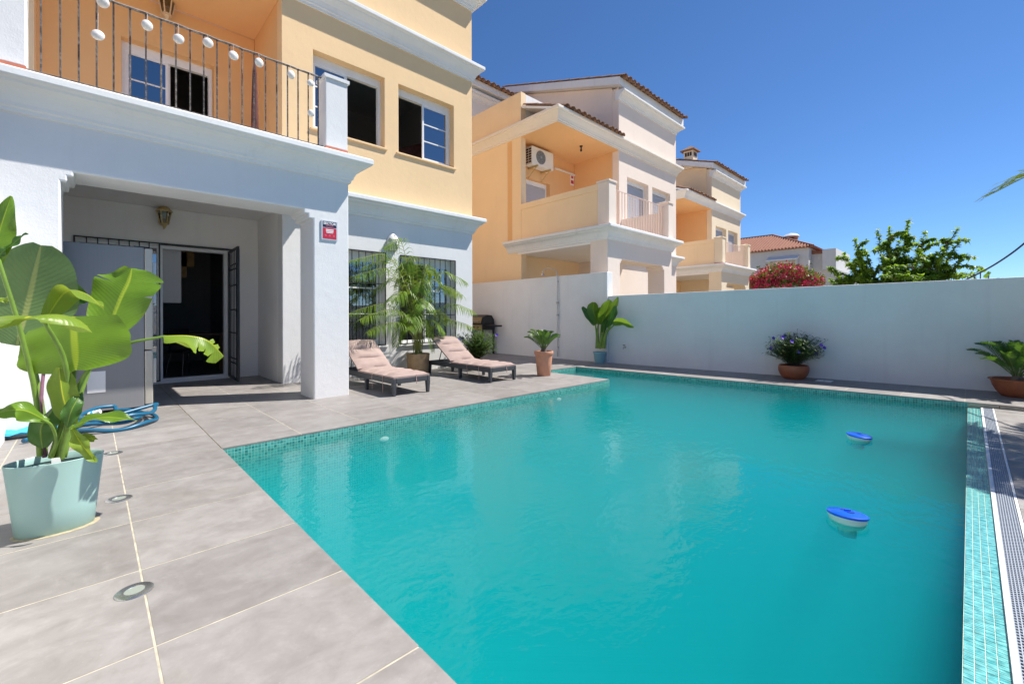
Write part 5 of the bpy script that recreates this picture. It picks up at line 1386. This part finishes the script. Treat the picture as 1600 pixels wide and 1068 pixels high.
for i, ((x_, y_, Y_), ll) in enumerate(specs):
    e_ = B3(x_, y_, Y_); b0 = Vector((ra.uniform(-.07, .07), ra.uniform(-.07, .07), 0.36))
    hz = Vector((e_.x - b0.x, e_.y - b0.y, 0)); top = max(e_.z + 0.16, 0.75 + 0.35 * ra.random())
    p1 = b0 + hz * 0.10 + Vector((0, 0, (top - b0.z) * 0.55)); p2 = b0 + hz * 0.45 + Vector((0, 0, (top - b0.z) * 1.0)); p2b = b0 + hz * 0.78; p2b.z = (top + e_.z) / 2 + 0.03
    frond(t, [b0, p1, p2, p2b, e_], ll * 1.15, 30, 0.016, M['areca'], M['areca_stem'], 1.05, 0.22, 0.008, fwd=0.8, start=0.32, rnd=ra)
# date palm out of frame on the right, throwing its shadow on the paving
PT = Vector((7.35, -1.75, -0.0))
t = thing('palm_tree', 'palm with green feather fronds reaching over the garden wall end', 'palm tree', tuple(PT))
b = MB(); q = crom([(0, 0, -0.05), (0.03, 0.02, 0.9), (0.0, 0.04, 2.2)], 24); b.tube(q, [0.13 + (0.02 if i % 2 else 0.0) - 0.001 * i for i in range(24)], 12); b.build('trunk', M['bark'], t)
rp = random.Random(9)
tips = [on_x(1541, 307, 6.95) - PT]
for i in range(26):
    a = i * 2.39996; rr_ = rp.uniform(1.15, 1.75); dz = rp.uniform(-0.65, 0.65)
    tips.append(Vector((math.cos(a) * rr_, math.sin(a) * rr_, 2.3 + dz)))
for i, e_ in enumerate(tips):
    b0 = Vector((0, 0.03, 2.15)); hz = Vector((e_.x, e_.y, 0))
    if i > 0:
        # keep the other fronds out of the picture's view over the wall
        s_ = to_px(PT + e_)
        if s_ and s_[0] < 1640 and 0 < s_[1] < 600: continue
    pk = max(e_.z, 2.3) + 0.22
    p1 = b0 + hz * 0.3 + Vector((0, 0, (pk - b0.z) * 0.8)); p2 = b0 + hz * 0.7; p2.z = pk
    frond(t, [b0, p1, p2, e_], 0.5 if i == 0 else 0.42, 60, 0.03 if i == 0 else 0.022, M['palm_leaf'], M['cycad_stem'], 0.25, 0.25, 0.014, fwd=0.9, start=0.2, rnd=rp)
cb = tag(MB().tube(crom([on_x(1490, 446, 9.85), on_x(1535, 424, 9.75), on_x(1570, 403, 9.65), on_x(1604, 377, 9.55), on_x(1660, 325, 9.3), (7.9, -1.7, 2.9), (7.36, -1.72, 2.15)], 60), 0.012, 6).build('overhead_cable', M['cable'], None, smooth=True),
        'sagging black cable rising over the garden wall beside the palm frond', 'cable')

# ------------------------------------------------------------------ grill, shower, tap, floats, pool fittings
gl_ = thing('barbecue_grill', 'black gas barbecue with steel front and side shelf in the wall corner', 'barbecue', (8.40, 10.2, 0))
g = MB(); g.box(-0.24, 0.24, -0.46, 0.46, 0.70, 0.86); g.build('burner_box', M['dark_metal'], gl_, bevel=0.01)
MB().box(-0.262, -0.2405, -0.44, 0.46, 0.72, 0.85).build('control_panel', M['copper'], gl_, bevel=0.003)
for i in range(4): MB().lathe([(0.024, 0), (0.02, 0.03), (0.001, 0.032)], 12).build('knob', M['dark_metal'], gl_).matrix_local = Matrix.Translation((-0.262, -0.3 + i * 0.2, 0.785)) @ Matrix.Rotation(rad(-90), 4, 'Y')
hp = [(-0.24, 0.865), (0.24, 0.865), (0.22, 1.02), (0.13, 1.13), (-0.06, 1.15), (-0.17, 1.08)]
b = MB(); n_ = len(hp)
for yy in (-0.45, -0.40, 0.40, 0.45):
    for (a_, z_) in hp: b.v.append((a_, yy, z_))
for k in range(3):
    for i in range(n_): b.f.append([k * n_ + i, k * n_ + (i + 1) % n_, (k + 1) * n_ + (i + 1) % n_, (k + 1) * n_ + i])
b.f.append(list(range(n_))); b.f.append([3 * n_ + i for i in range(n_)]); b.build('hood', M['dark_metal'], gl_, bevel=0.012)
b = MB(); b.v = [(-0.236, -0.38, 0.90), (-0.236, 0.38, 0.90), (-0.182, 0.38, 1.075), (-0.182, -0.38, 1.075), (-0.246, -0.38, 0.902), (-0.246, 0.38, 0.902), (-0.192, 0.38, 1.08), (-0.192, -0.38, 1.08)]
b.f = [[0, 1, 2, 3], [4, 7, 6, 5], [0, 4, 5, 1], [1, 5, 6, 2], [2, 6, 7, 3], [3, 7, 4, 0]]; b.build('hood_panel', M['copper'], gl_)
MB().tube([(-0.27, -0.34, 0.955), (-0.27, 0.34, 0.955)], 0.014, 8).build('handle', M['chrome'], gl_)
MB().box(-0.2, 0.2, -0.82, -0.462, 0.80, 0.85).build('side_shelf', M['dark_metal'], gl_, bevel=0.008)
for a_ in (-0.21, 0.21):
    for c_ in (-0.42, 0.42): MB().box(a_ - 0.025, a_ + 0.025, c_ - 0.025, c_ + 0.025, 0.06 if c_ > 0 else 0.0, 0.70).build('leg', M['dark_metal'], gl_)
MB().box(-0.2, 0.2, -0.39, 0.39, 0.14, 0.17).build('lower_shelf', M['dark_metal'], gl_)
for a_ in (-0.21, 0.21): MB().lathe([(0.06, -0.02), (0.065, 0), (0.06, 0.02)], 16).build('wheel', M['cable'], gl_).matrix_local = Matrix.Translation((a_ * 1.2, 0.42, 0.065)) @ Matrix.Rotation(rad(90), 4, 'Y')
MB().lathe([(0.10, 0.171), (0.13, 0.2), (0.13, 0.45), (0.08, 0.52), (0.04, 0.56)], 20, (0.0, 0.0, 0)).build('gas_bottle', plain('grey_bottle', (0.10, 0.11, 0.12), 0.4), gl_, smooth=True)
MB().box(-0.26, -0.2, -0.47, -0.42, -0.0, 0.02).build('foot', M['dark_metal'], gl_)
# shower
p_ = on_x(871, 470, 8.72)
sh = thing('outdoor_shower', 'chrome outdoor shower pipe fixed to the tall garden wall', 'shower', (8.757, p_.y, 0))
MB().tube(crom([(-0.04, 0, 0.06), (-0.04, 0, 1.2), (-0.04, 0, 2.12), (-0.045, 0.04, 2.27), (-0.07, 0.22, 2.36), (-0.09, 0.40, 2.34), (-0.095, 0.45, 2.27)], 40), 0.011, 8).build('pipe', M['steel'], sh, smooth=True)
b = MB().lathe([(0.012, 0.06), (0.018, 0.04), (0.055, 0.0), (0.055, -0.008), (0.001, -0.008)], 18); b.build('shower_head', M['chrome'], sh, smooth=True).location = (-0.096, 0.455, 2.20)
for zz in (1.13, 1.45):
    MB().box(-0.065, -0.0005, -0.03, 0.03, zz - 0.02, zz + 0.02).build('valve', M['chrome'], sh, bevel=0.006)
    MB().tube([(-0.06, 0, zz), (-0.10, 0, zz)], 0.018, 10).build('tap_handle', M['chrome'], sh)
for zz in (0.3, 2.0): MB().box(-0.045, 0.0, -0.018, 0.018, zz - 0.01, zz + 0.01).build('bracket', M['steel'], sh)
p_ = on_x(977, 542, 8.84)
tp = thing('wall_tap', 'small brass garden tap low on the garden wall beside the mint pot', 'tap', (WX(p_.y), p_.y, p_.z))
MB().tube([(0.0, 0, 0), (-0.06, 0, 0), (-0.09, -0.0, -0.01), (-0.095, 0, -0.05)], 0.011, 8).build('spout', M['steel'], tp, smooth=True)
MB().tube([(-0.055, 0, 0.0), (-0.055, 0, 0.045)], 0.007, 6).build('stem', M['steel'], tp); MB().tube([(-0.055, -0.03, 0.045), (-0.055, 0.03, 0.05)], 0.008, 6).build('tap_handle', M['cable'], tp)
MB().lathe([(0.022, 0), (0.022, 0.006), (0.01, 0.01)], 12).build('flange', M['steel'], tp).rotation_euler = (0, rad(-90), 0)
# floating dispensers
def floater(lb, px, py, s, tx, ty):
    p_ = on_z(px, py, WZ + 0.02); t = thing('floating_dispenser', lb, 'pool float', (p_.x, p_.y, WZ), random.uniform(0, 6), 'chlorine floats on the pool')
    t.rotation_euler = (rad(tx), rad(ty), 0.9)
    MB().lathe([(0.001, -0.10), (0.05, -0.10), (0.055, -0.05), (0.085, -0.035), (0.098, -0.015), (0.108, 0.02), (0.108, 0.034), (0.001, 0.036)], 36).build('body', M['plastic_white'], t, smooth=True).scale = (s, s, s)
    MB().lathe([(0.112, 0.030), (0.115, 0.036), (0.114, 0.044), (0.10, 0.050), (0.05, 0.056), (0.001, 0.058)], 36, cap0=False).build('lid', M['plastic_blue'], t, smooth=True).scale = (s, s, s)
    for a_ in (-1, 1):
        o = MB().lathe([(0.001, 0), (0.018, 0.0), (0.018, 0.0025), (0.001, 0.0025)], 18, (0, 0, 0), 0.7, 1.2).build('grip_recess', M['plastic_blue_dark'], t); o.location = (a_ * 0.028 * s, 0, 0.0565 * s)
    MB().box(-0.006, 0.006, -0.02, 0.02, 0.056, 0.068).build('grip', M['plastic_blue'], t, bevel=0.002).scale = (s, s, s)
floater('blue lidded white chlorine float drifting nearer the round flower bowl', 1342, 682, 0.86, 4, -3)
floater('blue lidded white chlorine float drifting in the wide open end of the pool', 1324, 806, 0.86, 5, 4)
# underwater lamps
for px, py, lb in ((600, 686, 'round white pool lamp under water below the porch column'), (873, 624, 'round white pool lamp under water near the pool step')):
    p_ = on_y(px, py, 4.35)
    t = thing('pool_lamp', lb, 'pool lamp', (p_.x, 4.348, p_.z), 0, 'lamps in the pool wall')
    MB().lathe([(0.055, 0), (0.055, 0.004), (0.045, 0.007), (0.001, 0.008)], 28, (0, 0, 0), 1.0, 0.55).build('rim', M['plastic_white'], t, smooth=True).rotation_euler = (rad(90), 0, 0)
    MB().lathe([(0.04, 0.008), (0.02, 0.011), (0.001, 0.012)], 24, (0, 0, 0), 1.0, 0.55).build('lens', M['ceramic'], t, smooth=True).rotation_euler = (rad(90), 0, 0)
p_ = on_z(1288, 595)
sk = thing('skimmer_lid', 'white square skimmer lid in the paving beside the flower bowl', 'lid', (p_.x, p_.y, 0))
MB().box(-0.11, 0.11, -0.11, 0.11, 0.0004, 0.006).build('lid', M['channel'], sk, bevel=0.002)
MB().box(-0.03, 0.03, -0.012, 0.012, 0.0055, 0.0075).build('grip', M['grate'], sk)
# ------------------------------------------------------------------ background
def hip_roof(parent, x0, x1, y0, y1, z0, rz, mat, ov=0.35):
    """hip roof with barrel tile ribs"""
    X0, X1, Y0, Y1 = x0 - ov, x1 + ov, y0 - ov, y1 + ov; hw = (X1 - X0) / 2
    ra_, rb_ = Vector(((X0 + X1) / 2, Y0 + hw * 0.9, rz)), Vector(((X0 + X1) / 2, Y1 - hw * 0.9, rz))
    c = [Vector((X0, Y0, z0)), Vector((X1, Y0, z0)), Vector((X1, Y1, z0)), Vector((X0, Y1, z0))]
    b = MB(); b.v = [tuple(q) for q in c] + [tuple(ra_), tuple(rb_)]
    b.f = [[0, 1, 4], [1, 2, 5, 4], [2, 3, 5], [3, 0, 4, 5], [0, 3, 2, 1]]
    ro = b.build('roof', mat, parent, fix=True)
    t = MB()
    def ribs(a, b_, ta, tb, n):
        for i in range(n):
            f_ = (i + 0.5) / n; e0 = a.lerp(b_, f_); e1 = ta.lerp(tb, f_)
            # rib runs straight up the slope, stop at the hip
            t.tube([e0 + Vector((0, 0, 0.03)), e1 + Vector((0, 0, 0.03))], 0.075, 6, False)
    # slope facing -x: ribs perpendicular to the eave, clipped by the hips
    def slope(p0, p1, q0, q1):
        ed = (p1 - p0); L = ed.length; u = ed.normalized(); n = int(L / 0.24)
        for i in range(n):
            s_ = (i + 0.5) / n * L; st = p0 + u * s_
            a0 = (q0 - p0).dot(u); a1 = (q1 - p0).dot(u)
            if s_ < a0: k = s_ / a0; top = p0.lerp(q0, k)
            elif s_ > a1: k = (L - s_) / (L - a1); top = p1.lerp(q1, k)
            else: top = q0.lerp(q1, (s_ - a0) / max(a1 - a0, 1e-6))
            t.tube([st + Vector((0, 0, 0.04)), top + Vector((0, 0, 0.04))], 0.085, 6, True)
    slope(c[3], c[0], rb_, ra_); slope(c[0], c[1], ra_, ra_)
    t.tube([c[0] + Vector((0, 0, .06)), ra_ + Vector((0, 0, .06))], 0.11, 6); t.tube([c[3] + Vector((0, 0, .06)), rb_ + Vector((0, 0, .06))], 0.11, 6); t.tube([ra_ + Vector((0, 0, .06)), rb_ + Vector((0, 0, .06))], 0.11, 6)
    tag(t.build('tile_rows', mat, ro, fix=False), kind='stuff')
    return ro
fh = thing('far_house', 'white house with red tiled hip roof and shaded window behind the pink oleander', 'house', (44, 11, -0.45))
L_ = lambda mb_: local(mb_, fh)
fx = 40.0
L_(MB().slab('x', 8.6, 19.0, -0.45, 6.35, fx, fx + 0.3, [(9.55, 11.0, 3.6, 5.35)])).build('wall', M['far_white'], fh)
L_(MB().box(fx + 0.3, fx + 7.7, 8.6, 8.9, -0.45, 6.35)).build('wall', M['far_white'], fh); L_(MB().box(fx + 0.3, fx + 7.7, 18.7, 19.0, -0.45, 6.35)).build('wall', M['far_white'], fh)
L_(MB().box(fx + 7.7, fx + 8, 8.6, 19.0, -0.45, 6.35)).build('wall', M['far_white'], fh)
ro_ = hip_roof(fh, fx - 44, fx + 8 - 44, 8.6 - 11, 19.0 - 11, 6.36 + 0.45, 8.2 + 0.45, M['roof_red'])
wf = L_(MB().box(fx + 0.1, fx + 0.2, 9.55, 11.0, 3.6, 3.7).box(fx + 0.1, fx + 0.2, 9.55, 11.0, 5.25, 5.35).box(fx + 0.1, fx + 0.2, 9.55, 9.63, 3.7, 5.25).box(fx + 0.1, fx + 0.2, 10.92, 11.0, 3.7, 5.25).box(fx + 0.1, fx + 0.2, 10.0, 10.06, 3.7, 5.25).box(fx + 0.1, fx + 0.2, 10.46, 10.52, 3.7, 5.25).box(fx + 0.1, fx + 0.2, 9.63, 10.92, 4.45, 4.51)).build('window', M['alu'], fh)
L_(MB().box(fx + 0.14, fx + 0.15, 9.63, 10.92, 3.7, 5.25)).build('pane', M['glass'], wf).location = (0, 0, 0)
aw_ = MB(); aw_.v = [(fx - 0.02, 9.2, 5.75), (fx - 0.02, 11.4, 5.75), (fx - 0.62, 11.4, 5.45), (fx - 0.62, 9.2, 5.45), (fx - 0.02, 9.2, 5.85), (fx - 0.02, 11.4, 5.85), (fx - 0.62, 11.4, 5.55), (fx - 0.62, 9.2, 5.55)]
aw_.f = [[0, 1, 2, 3], [4, 7, 6, 5], [0, 4, 5, 1], [1, 5, 6, 2], [2, 6, 7, 3], [3, 7, 4, 0]]; L_(aw_).build('window_hood', M['trim'], fh)
for yy in (9.3, 11.2): L_(MB().box(fx - 0.3, fx - 0.002, yy, yy + 0.12, 3.3, 5.5)).build('window_pier', M['far_white'], fh)
ch = L_(MB().box(fx + 2.6, fx + 3.4, 10.1, 10.9, 6.8, 7.75)).build('chimney', M['brick'], fh)
cp_ = MB().lathe([(0.62, 0), (0.62, 0.08), (0.4, 0.26), (0.05, 0.34)], 16, (fx + 3.0, 10.5, 7.75)); L_(cp_).build('chimney_cap', M['trim'], ch)
for a_ in (10.2, 10.6): L_(MB().box(fx + 2.595, fx + 2.599, a_, a_ + 0.22, 7.4, 7.65)).build('vent_opening', M['hole'], ch)
ext = thing('far_annexe', 'plain white flat annexe with grey stair block beside the red roofed house', 'building', (44, 8, -0.45))
L2 = lambda mb_: local(mb_, ext)
L2(MB().box(41, 46, 7.42, 8.59, -0.45, 5.9)).build('wall', M['far_white'], ext)
L2(MB().prism([(7.4, 5.9), (8.597, 5.9), (8.597, 6.25)], 'x', 40.9, 46)).build('wall', M['roof_red'], ext)
L2(MB().box(40.4, 45.9, 6.95, 7.8, 4.6, 6.15)).build('stair_block', M['far_white'], ext); L2(MB().box(41, 46, 6.4, 7.41, -0.45, 4.2)).build('wall', M['far_white'], ext)

def leaf_cloud(pts, size, rr, mb_):
    for p in pts:
        d = Vector((rr.gauss(0, 1), rr.gauss(0, 1), rr.gauss(0, 0.7))).normalized(); w = d.orthogonal().normalized(); w = (w * math.cos(rr.uniform(0, 6)) + d.cross(w) * math.sin(rr.uniform(0, 6))) * size * 0.28
        s_ = size * rr.uniform(0.7, 1.2); mb_.face([p, p + d * s_ * 0.5 - w, p + d * s_, p + d * s_ * 0.5 + w], uvs=[(0, .5), (.5, 0), (1, .5), (.5, 1)])
# green tree with feathery shoots behind the wall
def shoot_tree(base, spec, label):
    rr = random.Random(21); t = thing('green_tree', label, 'tree', tuple(base)); br = MB(); lv = MB()
    trunk = crom([(0, 0, -0.5), (0.05, 0.03, 0.6), (0.0, 0.0, 1.3)], 8); MB().tube(trunk, [0.16 - 0.008 * i for i in range(8)], 10).build('trunk', M['bark'], t)
    def shoot(q, ll, dens):
        L = len(q) - 1
        br.tube(q, [0.022 * (1 - 0.85 * i / L) for i in range(L + 1)], 5)
        n = int(dens)
        for i in range(n):
            f = (0.22 + 0.78 * i / n) * L; k = min(int(f), L - 1); c = q[k].lerp(q[k + 1], f - k); tg = (q[k + 1] - q[k]).normalized()
            for s_ in range(2):
                d = (Vector((rr.gauss(0, 1), rr.gauss(0, 1), rr.gauss(-0.1, 0.55))) + tg * 0.5).normalized()
                l2 = ll * rr.uniform(0.7, 1.15); sd = d.cross(Vector((0, 0, 1)))
                sd = sd.normalized() if sd.length > 0.01 else Vector((1, 0, 0))
                # a leaf: two joined blades with a slight fold and droop
                w = sd * l2 * 0.26; dn = Vector((0, 0, -l2 * 0.22))
                lv.face([c, c + d * l2 * 0.4 - w, c + d * l2 + dn, c + d * l2 * 0.4 + Vector((0, 0, l2 * 0.06))], uvs=[(0, .5), (.4, 0), (1, .5), (.4, .5)])
                lv.face([c, c + d * l2 * 0.4 + Vector((0, 0, l2 * 0.06)), c + d * l2 + dn, c + d * l2 * 0.4 + w], uvs=[(0, .5), (.4, .5), (1, .5), (.4, 1)])
    for (ex, ey, dX) in spec:
        e_ = on_x(ex, ey, base.x + dX) - base; b0 = Vector((0, 0, 1.1)); midp = b0.lerp(e_, 0.5); midp.z -= 0.10 * abs(e_.x) + 0.05; midp.y *= 1.05
        shoot(crom([b0, midp, e_], 12), 0.115, 150)
        for _ in range(13):
            f = rr.uniform(0.3, 0.9); st = b0.lerp(e_, f); dd = Vector((rr.gauss(0, .45), max(-0.7, min(0.7, rr.gauss(0, .45))), rr.uniform(-0.05, 0.5))) * (1.1 - 0.6 * f)
            shoot(crom([st, st + dd * 0.5, st + dd + Vector((0, 0, -0.08))], 7), 0.105, 50)
    br.build('branches', M['bark'], t); o = lv.build('crown', M['tree_leaf'], t, fix=False); o['kind'] = 'stuff'
TB = Vector((13.5, 1.25, -0.45))
sp = [(1335, 372, 0), (1372, 358, .3), (1390, 356, -.3), (1420, 342, 0), (1446, 360, .2), (1496, 356, -.2), (1508, 398, 0), (1318, 395, .3), (1300, 420, -.1), (1466, 392, .4), (1352, 388, -.5), (1405, 375, .6), (1438, 390, -.6), (1330, 415, .5), (1490, 412, .3), (1296, 436, .2), (1380, 400, -.8), (1500, 375, .1), (1470, 425, -.3), (1345, 430, -.6), (1400, 425, -.9), (1440, 430, -.9), (1310, 440, 0.1), (1360, 440, -.9), (1420, 440, .8)]
shoot_tree(TB, sp, 'bright green leafy tree with upright shoots behind the garden wall')
low = [(1515, 434, 9.95), (1540, 436, 9.95)]
# small branch tips peeping over the wall to the right
rr = random.Random(3); t = thing('green_shrub', 'low green shrub tips showing over the garden wall by the cable', 'shrub', (10.6, -0.1, -0.45)); lv = MB(); st = MB()
for (x_, y_) in ((1512, 432), (1522, 428), (1532, 424), (1545, 430), (1505, 440), (1560, 440), (1530, 440), (1592, 433)):
    e_ = on_x(x_, y_, 10.6) - Vector(t.location); q = crom([(0, 0, 0), (e_.x * 0.3, e_.y * 0.5, e_.z * 0.6), tuple(e_)], 10); st.tube(q, 0.008, 4)
    for k in range(5, 10):
        leaf_cloud([q[k]] * 7, 0.10, rr, lv)
st.build('stems', M['bark'], t); lv.build('foliage', M['tree_leaf'], t, fix=False)['kind'] = 'stuff'
# oleander
t = thing('oleander_bush', 'oleander bush full of pink flowers in front of the far white house', 'bush', (25.5, 5.9, -0.45)); OB = Vector(t.location)
rr = random.Random(8); lv = MB(); fl = MB(); st = MB()
for i in range(330):
    x_ = rr.uniform(1172, 1282); f_ = (x_ - 1172) / 110; hmax = 446 - 30 * math.sin(math.pi * min(1, max(0, f_ * 0.95 + 0.02))) ** 0.6
    y_ = hmax + (450 - hmax) * rr.random() ** 1.2; X_ = 25.5 + rr.uniform(-0.9, 0.9); e_ = on_x(x_, y_, X_) - OB
    if i % 6 == 0: st.tube([(e_.x * 0.2, e_.y * 0.4, 0), tuple(e_ * 0.6), tuple(e_)], 0.012, 4)
    leaf_cloud([e_ + Vector((rr.gauss(0, .13), rr.gauss(0, .13), rr.gauss(0, .12))) for _ in range(10)], 0.17, rr, lv)
    if rr.random() < 0.8: leaf_cloud([e_ + Vector((-0.12 + rr.gauss(0, .08), rr.gauss(0, .10), 0.04 + rr.gauss(0, .08))) for _ in range(22)], 0.11, rr, fl)
st.build('stems', M['bark'], t); lv.build('foliage', M['oleander'], t, fix=False)['kind'] = 'stuff'; fl.build('blossom', M['pink'], t, fix=False)['kind'] = 'stuff'
# hedge opposite the house (mirrored in the panes)
rr = random.Random(5); hd = MB()
for i in range(5200):
    x_ = rr.uniform(-1.5, 9.5); z_ = rr.uniform(-0.4, 1) * (2.35 + 0.35 * math.sin(x_ * 2.1) + 0.25 * math.sin(x_ * 5.3)); y_ = -5.2 + rr.uniform(-0.55, 0.55)
    leaf_cloud([Vector((x_, y_, max(-0.4, z_)))], 0.20, rr, hd)
o = hd.build('hedge', M['hedge'], None, fix=False); tag(o, 'dense green hedge behind the rear garden wall', 'hedge', kind='stuff')
